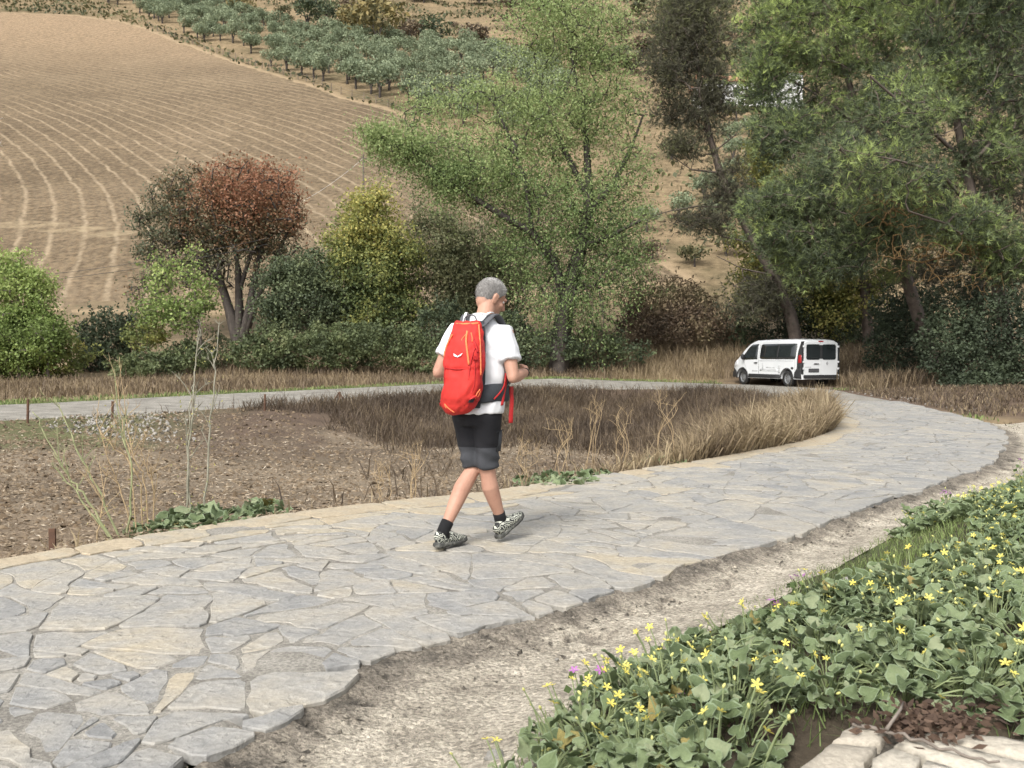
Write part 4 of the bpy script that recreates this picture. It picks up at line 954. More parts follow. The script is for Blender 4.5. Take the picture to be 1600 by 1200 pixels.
# ------------------------------------------------------------------ grasses
def blades(x, y, h, w, lean=.35, z=None, bend=.5):
    n = len(x); z = terrain(x, y) if z is None else z
    a = rng.uniform(0, 2 * math.pi, n); l = rng.normal(size=(n, 2)) * lean * h[:, None]; wx, wy = np.cos(a) * w * .5, np.sin(a) * w * .5
    V = np.empty((n, 5, 3)); b = np.stack([x, y, z - .02], -1)
    V[:, 0] = b - np.stack([wx, wy, 0 * x], -1); V[:, 1] = b + np.stack([wx, wy, 0 * x], -1)
    m = b + np.stack([l[:, 0] * .38, l[:, 1] * .38, h * .55], -1)
    V[:, 2] = m + np.stack([wx, wy, 0 * x], -1) * .75; V[:, 3] = m - np.stack([wx, wy, 0 * x], -1) * .75
    V[:, 4] = b + np.stack([l[:, 0], l[:, 1], h * (1 - bend * np.hypot(l[:, 0], l[:, 1]) / (h + .01))], -1)
    i = np.arange(n)[:, None] * 5
    F = np.concatenate([i + [0, 1, 2, 3], i + [3, 2, 4, 4]])
    return V.reshape(-1, 3), F
def grass(name, x, y, h, w, m, t, lean=.35, bend=.5):
    V, F = blades(x, y, h, w, lean, None, bend); n = len(x)
    Q = F[:n]; T = F[n:, :3]; me = bpy.data.meshes.new(name)
    me.vertices.add(len(V)); me.vertices.foreach_set('co', V.astype(np.float32).ravel())
    idx = np.concatenate([Q.ravel(), T.ravel()]).astype(np.int32); me.loops.add(len(idx)); me.loops.foreach_set('vertex_index', idx)
    st = np.concatenate([np.arange(n) * 4, 4 * n + np.arange(n) * 3]).astype(np.int32); me.polygons.add(2 * n); me.polygons.foreach_set('loop_start', st); me.update(calc_edges=True)
    a = me.attributes.new('tint', 'FLOAT', 'POINT'); a.data.foreach_set('value', np.repeat(np.clip(t, 0, 1), 5).astype(np.float32)); me.materials.append(m)
    return tag(link(name, me), kind='stuff')
m_dry = leafmat('dry_grass', [(.07, .05, .036), (.15, .105, .065), (.30, .22, .12), (.44, .345, .195)], .3)
m_grn = leafmat('green_grass', [(0.079, 0.105, 0.032), (0.149, 0.219, 0.049), (0.228, 0.315, 0.074), (0.385, 0.385, 0.158)], .35)
def scatter(n, x0, x1, y0, y1): return rng.uniform(x0, x1, n), rng.uniform(y0, y1, n)
# banks inside the loop: dark dry growth below the far arm, yellow along the near edge
x, y = scatter(230000, -11, 9, 11, 37); lp = in_poly(x, y, LOOP); x, y = x[lp], y[lp]; di = dist_line(x, y, INN)
k = (di / (1 + .55 * fbm(x, y, .45, 3, 78)) < .5 + 3.2 * sm((x + 7.5) / 6) + 6.5 * sm((x + 4) / 4) * sm((y - 13) / 6)) & (di > .06) & ((x > -6.6) | (rng.uniform(size=len(x)) < .18)) 
k &= rng.uniform(size=len(x)) < np.clip(.62 + .9 * fbm(x, y, .55, 3, 81), .05, 1) * (1 - .93 * sm((22.5 - 7.5 * sm((x - .8) / 3.5) + 3 * fbm(x, y, .35, 3, 80) - y) / 3))
x, y, di = x[k][:56000], y[k][:56000], di[k][:56000]
yel = sm((x - 1.5) / 4.5) * sm((27 - y) / 8)
t = np.clip(.2 + .42 * yel + .22 * fbm(x, y, .6, 3, 82) + .12 * rng.normal(size=len(x)) + .18 * sm(.9 - di), 0, 1)
grass('dry_grass', x, y, np.clip(.30 + .17 * rng.normal(size=len(x)) + .14 * yel + .2 * fbm(x, y, .9, 2, 79), .08, 1.0) * (.55 + .45 * sm(di / .8)), .010 + .012 * rng.uniform(size=len(x)), m_dry, t, .55, .4)
# along the near path edge: yellow straw on the right, thin on the left
s_ = rng.uniform(3, 26, 60000); off = np.abs(rng.normal(size=60000)) * .55 + .03
ix = np.interp(s_, SARC, INN[:, 0]); iy = np.interp(s_, SARC, INN[:, 1]); tx = np.gradient(INN[:, 0], SARC); ty = np.gradient(INN[:, 1], SARC)
nx_, ny_ = -np.interp(s_, SARC, ty), np.interp(s_, SARC, tx); nn = np.hypot(nx_, ny_); x = ix + nx_ / nn * off; y = iy + ny_ / nn * off
dens = .03 + .97 * sm((x - .2) / 3.2); k = (rng.uniform(size=len(x)) < dens) & in_poly(x, y, LOOP) & (y < 26); x, y = x[k][:26000], y[k][:26000]
grass('straw_grass', x, y, np.clip(.36 + .19 * rng.normal(size=len(x)) + .3 * fbm(x, y, 1.1, 3, 89), .06, .95) * (.35 + .65 * sm((x - .5) / 3)), .006 + .007 * rng.uniform(size=len(x)) + .0006 * y, m_dry, np.clip(.68 + .16 * rng.normal(size=len(x)) + .2 * fbm(x, y, 1.2, 2, 83), 0, 1), .5, .4)
# verge beyond the far arm
x, y = scatter(190000, -26, 14, 18, 54); do = dist_line(x, y, OUT); k = ~in_poly(x, y, LOOP) & ~in_poly(x, y, PATHPOLY) & (do < 13) & (do > .05) & (np.abs(x) < y * .6) & ~((x > 9.4) & (x < 13.4) & (y > 37.5) & (y < 44.6)) & ~((x > 10) & (y < 36))
x, y, do = x[k], y[k], do[k]; short = sm((1.5 - do) / .6 + .6 * fbm(x, y, .5, 2, 84))
k = rng.uniform(size=len(x)) < .55; x, y, do, short = x[k], y[k], do[k], short[k]; g = short > .5
grass('verge_grass', x[g], y[g], .10 + .07 * rng.uniform(size=g.sum()), np.full(g.sum(), .03), m_grn, .4 + .3 * rng.normal(size=g.sum()), .4)
b = ~g; tall = sm((x[b] - 3) / 3); n = b.sum()
grass('dry_verge', x[b], y[b], (.3 + .12 * rng.normal(size=n)).clip(.1) + .55 * tall * rng.uniform(size=n), np.full(n, .03), m_dry, .42 + .18 * tall + .25 * fbm(x[b], y[b], .7, 2, 85) + .12 * rng.normal(size=n), .35)
# by the van and under the pines
x, y = scatter(34000, 9.5, 24, 18, 50); do = dist_line(x, y, OUT); vx, vy = x - 12.0, y - 38.4
k = ~in_poly(x, y, LOOP) & ~in_poly(x, y, PATHPOLY) & (do > .25) & (fbm(x, y, .5, 3, 86) > -.2 - .5 * ((x > 13.2) & (x < 17) & (y > 36))) & ~((x > 8.3) & (x < 13.3) & (y > 37.6) & (y < 45.5)); x, y = x[k], y[k]; n = len(x); tall = ((x > 12.9) & (y > 35.5)).astype(float)
grass('litter_grass', x, y, .12 + .12 * rng.uniform(size=n) + tall * rng.uniform(.2, .9, n), np.full(n, .028), m_dry, .3 + .12 * tall + .2 * rng.normal(size=n), .45)
# green grass on the flower bank
x, y = scatter(90000, -.3, 7.5, 2.3, 11.5); db = dist_line(x, y, BANK); k = in_poly(x, y, BANKPOLY) & (db < 2.6) & (x < y * .58 + .3) & ~((y < 2.75) & (x > .2 * y)); x, y, db = x[k], y[k], db[k]
k = rng.uniform(size=len(x)) < np.clip(1.3 - db * .45 + .5 * fbm(x, y, 1.4, 2, 87), .05, 1); x, y, db = x[k][:44000], y[k][:44000], db[k][:44000]; n = len(x)
grass('bank_grass', x, y, (.05 + .05 * rng.uniform(size=n)) * (1 + .35 * sm((db - .2) / .4)), .0035 + .0025 * rng.uniform(size=n), m_grn, .36 + .2 * rng.normal(size=n) + .3 * fbm(x, y, 2.2, 2, 88), .45)

# ------------------------------------------------------------------ clods and straw on the near ploughed field
m_clod = mat('clods', [(0.080, 0.056, 0.034), (0.144, 0.103, 0.064), (0.208, 0.161, 0.106)], 3, .95, attr='tint', attr_w=.9, noise_w=.3)
m_straw = mat('straw_bits', [(0.170, 0.128, 0.085), (0.281, 0.221, 0.153), (0.425, 0.374, 0.297)], 3, .9, attr='tint', attr_w=1, noise_w=.2)
u = rng.uniform(0, 1, 60000); y = 5.5 * (24 / 5.5) ** u; x = rng.uniform(-1, 1, 60000) * (y * .58 + 1); x = np.where(x > 5, -x, x)
k = in_poly(x, y, LOOP); x, y = x[k], y[k]; di = dist_line(x, y, INN); k = di > .12; x, y = x[k][:19000], y[k][:19000]; n = len(x)
z = terrain(x, y); s_ = (.012 + .035 * rng.uniform(size=n) ** 3) * (.8 + y * .022)
OC = np.array([(1, 0, 0), (0, 1, 0), (-1, 0, 0), (0, -1, 0), (0, 0, .8)]); OF = np.array([(0, 1, 4), (1, 2, 4), (2, 3, 4), (3, 0, 4)])
V = np.stack([x, y, z - .004], -1)[:, None] + (OC[None] + .35 * rng.normal(size=(n, 5, 3))) * s_[:, None, None]
F = (np.arange(n)[:, None, None] * 5 + OF[None]).reshape(-1, 3)
tag(link('soil_clods', raw_mesh('soil_clods', V.reshape(-1, 3), F, m_clod, False, {'tint': np.repeat(rng.uniform(0, 1, n), 5)})), kind='stuff')
u = rng.uniform(0, 1, 50000); y = 5.5 * (23 / 5.5) ** u; x = rng.uniform(-1, 1, 50000) * (y * .58 + 1); k = in_poly(x, y, LOOP); x, y = x[k][:26000], y[k][:26000]; n = len(x); z = terrain(x, y) + .012 + .02 * rng.uniform(size=n)
ax = unit(n); ax[:, 2] *= .25; V, F = leaf_quads(np.stack([x, y, z], -1), .03 + y * .0026, 5, ax * 6, 1.0)
tag(link('straw_litter', raw_mesh('straw_litter', V, F, m_straw, False, {'tint': np.repeat(np.clip(.4 + .25 * rng.normal(size=n), 0, 1), 4)})), kind='stuff')
# white stones of the far left bank, and loose ones along the bend
m_rock = mat('pale_rock', [(0.186, 0.174, 0.155), (0.260, 0.248, 0.223), (0.335, 0.322, 0.298)], 5, .9, .6, 22, fine=.3)
def rock(seed, n=2):
    bm = bmesh.new(); bmesh.ops.create_icosphere(bm, subdivisions=n, radius=1.0); v = np.array([q.co[:] for q in bm.verts]); d = 1 + .32 * vnoise(v * 1.4 + seed * 5.1, 3) + .14 * vnoise(v * 3.2 + seed, 4)
    for q, k_ in zip(bm.verts, d): q.co *= k_; q.co.z *= .68
    me = bpy.data.meshes.new('stone'); bm.to_mesh(me); bm.free(); me.materials.append(m_rock)
    me.polygons.foreach_set('use_smooth', np.zeros(len(me.polygons), bool)); return me
rub = MB()
for _ in range(900):
    px = rng.normal() * 55 + 172; p = P(px, 640, 20); y_ = rng.uniform(18.8, 22.5); x_ = (px - 800) / FPX * y_
    if not in_poly(np.array([x_]), np.array([y_]), LOOP)[0]: continue
    s_ = rng.uniform(.012, .05); rub.ball((x_, y_, gz(x_, y_) + s_ * .45), (s_, s_ * .8, s_ * .7), 4, 3, unit(3))
for _ in range(90):
    s0 = rng.uniform(26, 40); xo, yo, zo = path_xy(np.array([s0]), np.array([1.0])); s_ = rng.uniform(.01, .04); x_, y_ = xo[0] + rng.uniform(.1, 1.0), yo[0] + rng.normal() * .3
    rub.ball((x_, y_, gz(x_, y_) + s_ * .3), (s_, s_ * .8, s_ * .6), 5, 3)
tag(rub.build('rubble', mat('white_gravel', [(.24, .225, .20), (.34, .32, .29)], 5, .9)), kind='stuff')
rk = [rock(i) for i in range(3)]
for (px, py, D_, s_, i, lab) in [(1325, 938, 4.95, .055, 0, 'pale pink-grey rock in the grass of the flower bank'), (922, 1075, 3.95, .05, 1, 'white rock at the flower bank edge beside the gutter'), (773, 1176, 3.14, .035, 2, 'rounded white stone at the lowest corner of the flower bank'),
                            (870, 1031, 4.25, .012, 0, 'small dark pebble lying alone on the gutter')]:
    p = P(px, py, D_); o = link('rock' if s_ > .02 else 'pebble', rk[i]); g_ = gz(p[0], p[1]) if s_ > .02 else -.06; o.location = (p[0], p[1], max(g_, p[2] - s_ * .4)); o.scale = (s_,) * 3; tag(o, lab, 'rock')
# posts inside the loop
m_rust = mat('rusty_steel', [(.05, .03, .022), (.10, .055, .035), (.15, .085, .05)], 9, .85, .4, 40)
for px, yt, yb, D_, lab in [(43, 624, 680, 19.2, 'leftmost thin rusty post below the far lane'), (175, 627, 668, 20.4, 'rusty post standing before the white stones'), (300, 618, 650, 22.2, 'rusty post behind the tall dead stalks'), (413, 616, 642, 23.6, 'rusty post right of the tall dead stalks, at the lane edge'),
                            (530, 612, 640, 26.3, 'post with a short strut half sunk in dry grass'), (642, 618, 634, 29.6, 'farthest short post, close to the walker')]:
    p = P(px, yb, D_); z0 = gz(p[0], p[1]); zt = P(px, yt, D_)[2]; o = empty('fence_post', (p[0], p[1], z0)); tag(o, lab, 'post', 'old posts below the far lane')
    MB().tube([(0, 0, -.2), (.02, 0, zt - z0)], .028, 6).build('post', m_rust, o)
    for h in (.5, .8): MB().box((.03, 0, (zt - z0) * h), (.05, .05, .012)).build('wire_clip', m_rust, o)
    if px == 530: MB().tube([(.0, 0, (zt - z0) * .95), (.22, .0, 0)], .02, 5).build('strut', m_rust, o); MB().tube([(.0, 0, (zt - z0) * .95), (-.2, .0, 0)], .02, 5).build('strut', m_rust, o)
p = P(82, 850, 6.75); z0 = gz(p[0], p[1]); o = empty('iron_stake', (p[0], p[1], z0)); tag(o, 'short rusty iron stake close behind the near path edge', 'stake')
MB().box((0, 0, .06), (.045, .02, .30)).build('shaft', m_rust, o); MB().box((0, .018, .06), (.012, .03, .29)).build('web', m_rust, o)

# ------------------------------------------------------------------ dead fennel stalks at the left
m_stalk = mat('dead_stalk', [(0.192, 0.182, 0.134), (0.288, 0.274, 0.216), (0.365, 0.346, 0.278)], 6, .9, attr='tint', attr_w=.6); m_stalk_g = mat('green_stalk', [(.13, .15, .07), (.22, .23, .12), (.30, .28, .16)], 6, .9); m_straw2 = mat('dry_stalk', [(.28, .2, .11), (.42, .32, .19)], 6, .9)
def stalk_plant(name, label, stems, m, r0=.008, side=5, sl=.22, group=None, yel=0):
    """stems: pixel polylines [(px, py)...] at a depth"""
    p0 = P(*stems[0][0][0], stems[0][1]); base = np.array([p0[0], p0[1], gz(p0[0], p0[1])]); o = empty(name, tuple(base)); tag(o, label, 'dead plant', group)
    for pl_, D_ in stems:
        b = MB(); pts = np.array([P(px, py, D_ + .05 * i) for i, (px, py) in enumerate(pl_)]); pts[0, 2] = gz(pts[0, 0], pts[0, 1]) - .03; pts = crom(pts, 5) ; pts[1:] += rng.normal(size=(len(pts) - 1, 3)) * .006; n = len(pts)
        b.tube(pts - base, np.linspace(r0, r0 * .35, n), 6)
        for j in range(side):
            i = rng.integers(int(n * .25), n - 1); d = unit(1)[0] * sl * rng.uniform(.4, 1.2); d[2] = abs(d[2]) + .08
            q = pts[i] - base; b.tube([q, q + d * .5 + [0, 0, .01], q + d], [r0 * .5, r0 * .4, r0 * .2], 4)
            for _ in range(3):
                e = unit(1)[0] * .05; e[2] = abs(e[2]); b.tube([q + d * .8, q + d + e], [r0 * .25, r0 * .12], 3)
        b.build('stem', m, o)
    if yel:
        c = np.concatenate([np.array([P(px, py, D_) for px, py in pl_[:-1]]) for pl_, D_ in stems]); c = c[rng.integers(len(c), size=yel)] + rng.normal(size=(yel, 3)) * [.05, .05, .14]
        V, F = leaf_quads(c - base, .022, 3); link('foliage', raw_mesh('foliage', V, F, m_leaf_yel, False, {'tint': np.repeat(rng.uniform(.5, 1, yel), 4)}), o)
    return o
stalk_plant('dead_fennel', 'pair of tall pale dead stalks rising in front of the far lane', [([(290, 800), (296, 700), (303, 620), (306, 560), (312, 515)], 7.6), ([(318, 790), (325, 700), (332, 630), (337, 570), (340, 520)], 7.7), ([(300, 795), (292, 720), (298, 640), (301, 600)], 7.6)], m_stalk, .0095, 6, .16, yel=160)
stalk_plant('dead_fennel', 'leaning green-grey stalks behind the iron stake', [([(190, 835), (150, 760), (120, 700), (100, 650), (84, 622)], 7.0), ([(178, 838), (130, 770), (105, 740), (70, 680), (52, 640)], 6.9), ([(200, 830), (206, 740), (190, 670), (178, 575)], 7.1), ([(180, 835), (140, 800), (112, 760), (98, 750)], 6.9)], m_stalk_g, .009, 4, .14)
stalk_plant('dead_fennel', 'thicket of thin dry stalks left of the leafy edge plants', [([(215, 825), (205, 730), (190, 660), (178, 575)], 7.2), ([(225, 822), (215, 740), (160, 680), (150, 640)], 7.3), ([(232, 820), (226, 750), (205, 700), (185, 560)], 7.3), ([(210, 825), (190, 770), (170, 720), (158, 670)], 7.2), ([(240, 818), (238, 760), (222, 720)], 7.3), ([(150, 850), (158, 800), (165, 770)], 6.9)], m_straw2, .006, 9, .18, yel=120)
for k_, (px, py, D_, hh, lab) in enumerate([(640, 782, 9.0, 90, 'thin branching dry stalk left of the walker shoes'), (600, 786, 8.8, 50, 'short dry stalks close left of the walker legs'), (820, 765, 9.8, 70, 'thin dry stalks right of the walker shorts'), (878, 745, 10.4, 95, 'dry thistle stalks behind the green edge plant'), (1040, 715, 11.6, 110, 'tallest dry stalk in the yellow grass'), (975, 722, 11.2, 80, 'dry bent stalks between the two green edge plants'), (920, 700, 12.5, 75, 'branching dry thistle in the dark bank')]):
    st = [([(px + rng.uniform(-14, 14), py), (px + rng.uniform(-14, 14), py - hh * .35), (px + rng.uniform(-22, 22), py - hh * .7), (px + rng.uniform(-34, 34), py - hh * rng.uniform(.7, 1.0))], D_ + rng.uniform(0, .3)) for _ in range(4)]
    stalk_plant('dry_weed', lab, st, m_straw2, .004, 5, .11)
# ------------------------------------------------------------------ parked van
m_paint = mat('white_paint', [(0.554, 0.571, 0.580), (0.622, 0.634, 0.638), (0.647, 0.655, 0.655)], .9, .28, coat=.5, spec=.5, fine=.03, fscale=3)
m_scuff = mat('scuffed_paint', [(.20, .2, .2), (.45, .46, .46), (.7, .71, .71)], 5, .6, stretch=(1, 1, 5)); m_blackpl = mat('black_plastic', [(.018, .018, .019), (.035, .035, .036)], 6, .6)
m_glass = mat('van_glass', [(.012, .015, .016), (.03, .035, .036)], .8, .05, spec=.6, fine=0); m_tyre = mat('tyre', [(.016, .016, .016), (.03, .029, .028)], 10, .85)
m_rim = mat('steel_rim', [(0.193, 0.195, 0.198), (0.286, 0.289, 0.292)], 8, .4, metal=.6); m_red = mat('red_lens', [(.22, .01, .012), (.35, .02, .02)], 3, .15, spec=.6, fine=0); m_grey = mat('grey_trim', [(.25, .25, .255), (.36, .36, .365)], 5, .5)
m_platew = mat('plate_dark', [(.04, .04, .045), (.1, .1, .1)], 8, .5); m_clear = mat('clear_lens', [(.55, .55, .56), (.7, .7, .7)], 3, .2)
VL, VWID = 5.0, 1.95
def half_w(z): return .965 - .17 * sm((z - 1.02) / 1.15) ** 1.2 - .05 * sm((.42 - z) / .3)
def top_z(x): return float(np.interp(x, [0, .12, .5, 2.0, 3.2, 3.55, 3.9, 4.25, 4.55, 4.8, 4.95, 5.0], [1.86, 1.93, 1.965, 1.975, 1.95, 1.86, 1.62, 1.32, 1.14, 1.03, .9, .8]))
def narrow(x): return float(np.interp(x, [0, .06, .25, 3.9, 4.5, 4.85, 5.0], [.965, .985, 1, 1, .955, .84, .74]))
def side_y(x, z): return half_w(z) * narrow(x)
vst = [0, .03, .08, .25, .6, 1.2, 2.0, 2.8, 3.2, 3.4, 3.6, 3.8, 4.0, 4.2, 4.4, 4.6, 4.75, 4.88, 4.96, 5.0]
rings = []
for x in vst:
    tz, b0 = top_z(x), .32; r = min(.16, (tz - b0) * .25); half = []
    for z in np.linspace(b0, tz - r, 12): half.append((half_w(z) * narrow(x), z))
    wz = half[-1][0]
    for a in np.linspace(0, math.pi / 2, 6)[1:]: half.append((wz - r * (1 - math.cos(a)), tz - r + r * math.sin(a)))
    half.append((wz * .45, tz + .012))
    rings.append([(x, y, z) for y, z in half] + [(x, -y, z) for y, z in half[::-1]])
nr = len(rings[0]); V = np.array(rings).reshape(-1, 3)
F = [[i * nr + j, i * nr + (j + 1) % nr, (i + 1) * nr + (j + 1) % nr, (i + 1) * nr + j] for i in range(len(vst) - 1) for j in range(nr)]
F += [list(range(nr))[::-1], [(len(vst) - 1) * nr + j for j in range(nr)]]
WX = (4.02, .92)                                                       # axles, metres from the rear
vf = Vector((-.37, .93, 0)).normalized()
van_p = P(1252, 604, 39.3); VAN = (van_p[0] + .75, van_p[1] - .1, .0)
van = empty('parked_van', (VAN[0], VAN[1], gz(VAN[0] - .3, VAN[1] + 1.5) + .02), math.atan2(vf.y, vf.x))
VAN0 = Vector((0, 0, 0))
tag(van, 'white passenger van parked at the lane bend, its flank scraped and rear facing the walker', 'van')
def wheel_cut(me):
    o = bpy.data.objects.new('work', me); COL.objects.link(o); cut = MB()
    for x in WX: cut.tube([(x, -1.2, .34), (x, 1.2, .34)], .40, 28, side=(1, 0, 0))
    c = bpy.data.objects.new('cut', cut.mesh('cut')); COL.objects.link(c)
    m = o.modifiers.new('b', 'BOOLEAN'); m.operation = 'DIFFERENCE'; m.object = c; m.solver = 'EXACT'
    dg = bpy.context.evaluated_depsgraph_get(); dg.update(); out = bpy.data.meshes.new_from_object(o.evaluated_get(dg))
    bpy.data.objects.remove(o); bpy.data.objects.remove(c); return out
bm_ = raw_mesh('body', V, F, m_paint, True)
body_me = wheel_cut(bm_); body_me.materials.clear(); body_me.materials.append(m_paint)
body_me.polygons.foreach_set('use_smooth', np.ones(len(body_me.polygons), bool)); 
try: body_me.set_sharp_from_angle(angle=R(40))
except Exception: pass
link('body', body_me, van)
inner = MB().box((2.47, 0, .62), (4.3, 1.5, .5)); inner.build('underbody', m_blackpl, van)
def side_panel(name, outline, m, off=.006, depth=.03, s=1, parent=van, sub=4):
    """panel following the flank: outline of (x, z), set off the body by 'off'"""
    o = crom(np.array(outline + [outline[0]]), 1)[:-1] if False else np.array(outline)
    d = []
    for i in range(len(o)):
        a, b = o[i], o[(i + 1) % len(o)]
        for t in range(sub): d.append(a + (b - a) * t / sub)
    d = np.array(d); n = len(d); c = d.mean(0)
    ringsV = []
    for k_, sc in ((0, 1.0), (1, 1.0), (1, .66), (1, .33)):
        q = c + (d - c) * sc
        ringsV.append([(x, s * (side_y(x, z) + (off if k_ else off - depth)), z) for x, z in q])
    ringsV.append([(c[0], s * (side_y(*c) + off), c[1])])
    Vv = np.concatenate([np.array(r_) for r_ in ringsV]); Ff = []
    for k_ in range(3):
        for j in range(n): Ff.append([k_ * n + j, k_ * n + (j + 1) % n, (k_ + 1) * n + (j + 1) % n, (k_ + 1) * n + j])
    for j in range(n): Ff.append([3 * n + j, 3 * n + (j + 1) % n, 4 * n])
    if s < 0: Ff = [f[::-1] for f in Ff]
    return MB().add(Vv, Ff).build(name, m, parent, True)
def rrect(x0, x1, z0, z1, r, k=3):
    o = []
    for cx, cz, a0 in ((x1 - r, z1 - r, 0), (x0 + r, z1 - r, 90), (x0 + r, z0 + r, 180), (x1 - r, z0 + r, 270)):
        for i in range(k + 1): a = R(a0 + 90 * i / k); o.append((cx + r * math.cos(a), cz + r * math.sin(a)))
    return o
for s in (1, -1):
    side_panel('window', rrect(.36, 2.76, 1.14, 1.78, .1), m_glass, s=s, off=.008, sub=2)
    side_panel('window_pillar', [(1.52, 1.16), (1.60, 1.16), (1.60, 1.76), (1.52, 1.76)], m_blackpl, s=s, off=.014)
    side_panel('window', [(2.93, 1.13), (3.97, 1.10), (3.90, 1.32), (3.62, 1.64), (3.40, 1.77), (2.96, 1.79)], m_glass, s=s, off=.008, sub=4)
    side_panel('sill_cladding', [(1.36, .34), (3.56, .34), (3.54, .50), (1.38, .50)], m_blackpl, s=s, off=.018, sub=6)
    side_panel('rear_corner_cladding', [(.02, .34), (.46, .36), (.42, .60), (.27, .76), (.03, .80)], m_blackpl, s=s, off=.015)
    side_panel('front_cladding', [(4.44, .33), (4.9, .33), (4.97, .62), (4.78, .74), (4.52, .60)], m_blackpl, s=s, off=.015)
    side_panel('tail_lamp', [(.012, .62), (.27, .70), (.25, 1.1), (.23, 1.5), (.17, 1.87), (.03, 1.87)], m_blackpl, s=s, off=.014)
    tl = side_panel('tail_lens', [(.01, .98), (.19, .98), (.17, 1.30), (.02, 1.32)], m_red, s=s, off=.022)
    side_panel('door_seam', [(2.83, .52), (2.845, .52), (2.845, 1.78), (2.83, 1.78)], m_blackpl, s=s, off=.003, sub=3)
    side_panel('door_seam', [(.40, .66), (.412, .66), (.412, 1.74), (.40, 1.74)], m_grey, s=s, off=.003, sub=3)
    side_panel('door_seam', [(3.60, .52), (3.98, 1.10), (3.97, 1.12), (3.585, .52)], m_grey, s=s, off=.003, sub=4)
    side_panel('rail', [(.5, 1.06), (2.8, 1.06), (2.8, 1.075), (.5, 1.075)], m_grey, s=s, off=.006, sub=6)
    side_panel('door_handle', rrect(2.92, 3.14, .955, 1.0, .02), m_blackpl, s=s, off=.03)
    side_panel('headlight', [(4.38, .88), (4.72, .78), (4.84, .84), (4.7, .98), (4.45, 1.1)], m_clear, s=s, off=.006)
    mb = MB(); y_ = side_y(3.85, 1.2); mb.ball((3.83, s * (y_ + .13), 1.24), (.07, .1, .13), 10, 8); mb.tube([(3.85, s * (y_ - .02), 1.17), (3.83, s * (y_ + .1), 1.2)], .035, 6); mb.build('side_mirror', m_blackpl, van, True)
    for x in WX:
        a = np.linspace(-.12, math.pi + .12, 20); arch = MB(); pr = [(x + .415 * math.cos(t), s * (side_y(min(x, 4.6), .5) + .004), .34 + .415 * math.sin(t)) for t in a]
        arch.tube(pr, .024, 6); arch.build('wheel_arch', m_blackpl, van, True)
        w_ = empty('wheel', (x, s * .84, .335)); w_.parent = van
        t_ = MB(); prof = [(-.1, .22), (-.105, .30), (-.08, .327), (-.03, .335), (.03, .335), (.08, .327), (.105, .30), (.1, .22)]
        n_ = 28; Vt = np.array([(r_ * math.cos(6.2832 * j / n_), y__, r_ * math.sin(6.2832 * j / n_)) for y__, r_ in prof for j in range(n_)])
        Ft = [[i * n_ + j, i * n_ + (j + 1) % n_, (i + 1) * n_ + (j + 1) % n_, (i + 1) * n_ + j] for i in range(7) for j in range(n_)]
        t_.add(Vt, Ft).build('tyre', m_tyre, w_, True)
        rm = MB(); pf = [(s * .02, 0.001), (s * .05, .05), (s * .06, .1), (s * .03, .13), (s * .03, .18), (s * .075, .2), (s * .07, .225)]
        Vt = np.array([(r_ * math.cos(6.2832 * j / n_), y__, r_ * math.sin(6.2832 * j / n_)) for y__, r_ in pf for j in range(n_)])
        rm.add(Vt, [[i * n_ + j, i * n_ + (j + 1) % n_, (i + 1) * n_ + (j + 1) % n_, (i + 1) * n_ + j] for i in range(6) for j in range(n_)])
        rm.build('rim', m_rim, w_, True)
        hb = MB()
        for j in range(10): hb.ball((.155 * math.cos(.628 * j), s * .036, .155 * math.sin(.628 * j)), (.018, .012, .026), 6, 4)
        hb.build('rim_hole', m_blackpl, w_)
# scrapes, and a dent's shade painted as a flat black patch, on the flank facing the camera
for i, (x0, x1, z0, z1) in enumerate([(1.5, 2.75, .62, .72), (1.7, 2.3, .76, .80), (1.35, 1.5, .55, .9), (2.9, 3.3, .6, .66), (2.5, 2.6, .7, .98)]):
    side_panel('scratch', rrect(x0, x1, z0, z1, .03), m_scuff, off=.0025, sub=2)
side_panel('dent_shade', rrect(.5, .66, .72, .82, .03), m_blackpl, off=.003)
# rear
def rear(name, y0, y1, z0, z1, m, x=-.012, d=.03, r=.06, par=None):
    o = rrect(y0, y1, z0, z1, r); n_ = len(o); Vv = np.array([(x + d, y, z) for y, z in o] + [(x, y * .997, z) for y, z in o]); Ff = [[j, (j + 1) % n_, n_ + (j + 1) % n_, n_ + j] for j in range(n_)] + [[n_ + j for j in range(n_)]]
    return MB().add(Vv, Ff).build(name, m, par or van)
rear('rear_door', .005, .84, .50, 1.83, m_paint, -.022, .05, .07); rear('rear_door', -.84, -.005, .50, 1.83, m_paint, -.022, .05, .07)
for a, b in ((.06, .74), (-.74, -.06)): rear('rear_window', a, b, 1.12, 1.75, m_glass, -.034, .02, .08)
rear('corner_strip', .86, .945, .52, 1.84, m_blackpl, -.012, .04, .02); rear('corner_strip', -.945, -.86, .52, 1.84, m_blackpl, -.012, .04, .02)
rear('window_band', -.07, .07, 1.16, 1.72, m_blackpl, -.031, .014, .02)
rear('rear_bumper', -.86, .86, .36, .50, m_blackpl, -.07, .1, .06)
rear('plate_recess', .1, .62, .60, .76, m_blackpl, -.028, .01, .02); rear('number_plate', .14, .58, .62, .735, m_platew, -.036, .01, .01)
rear('door_handle', .12, .36, .93, .97, m_blackpl, -.045, .03, .015); rear('brake_light', -.12, .12, 1.845, 1.895, m_red, -.02, .05, .02)
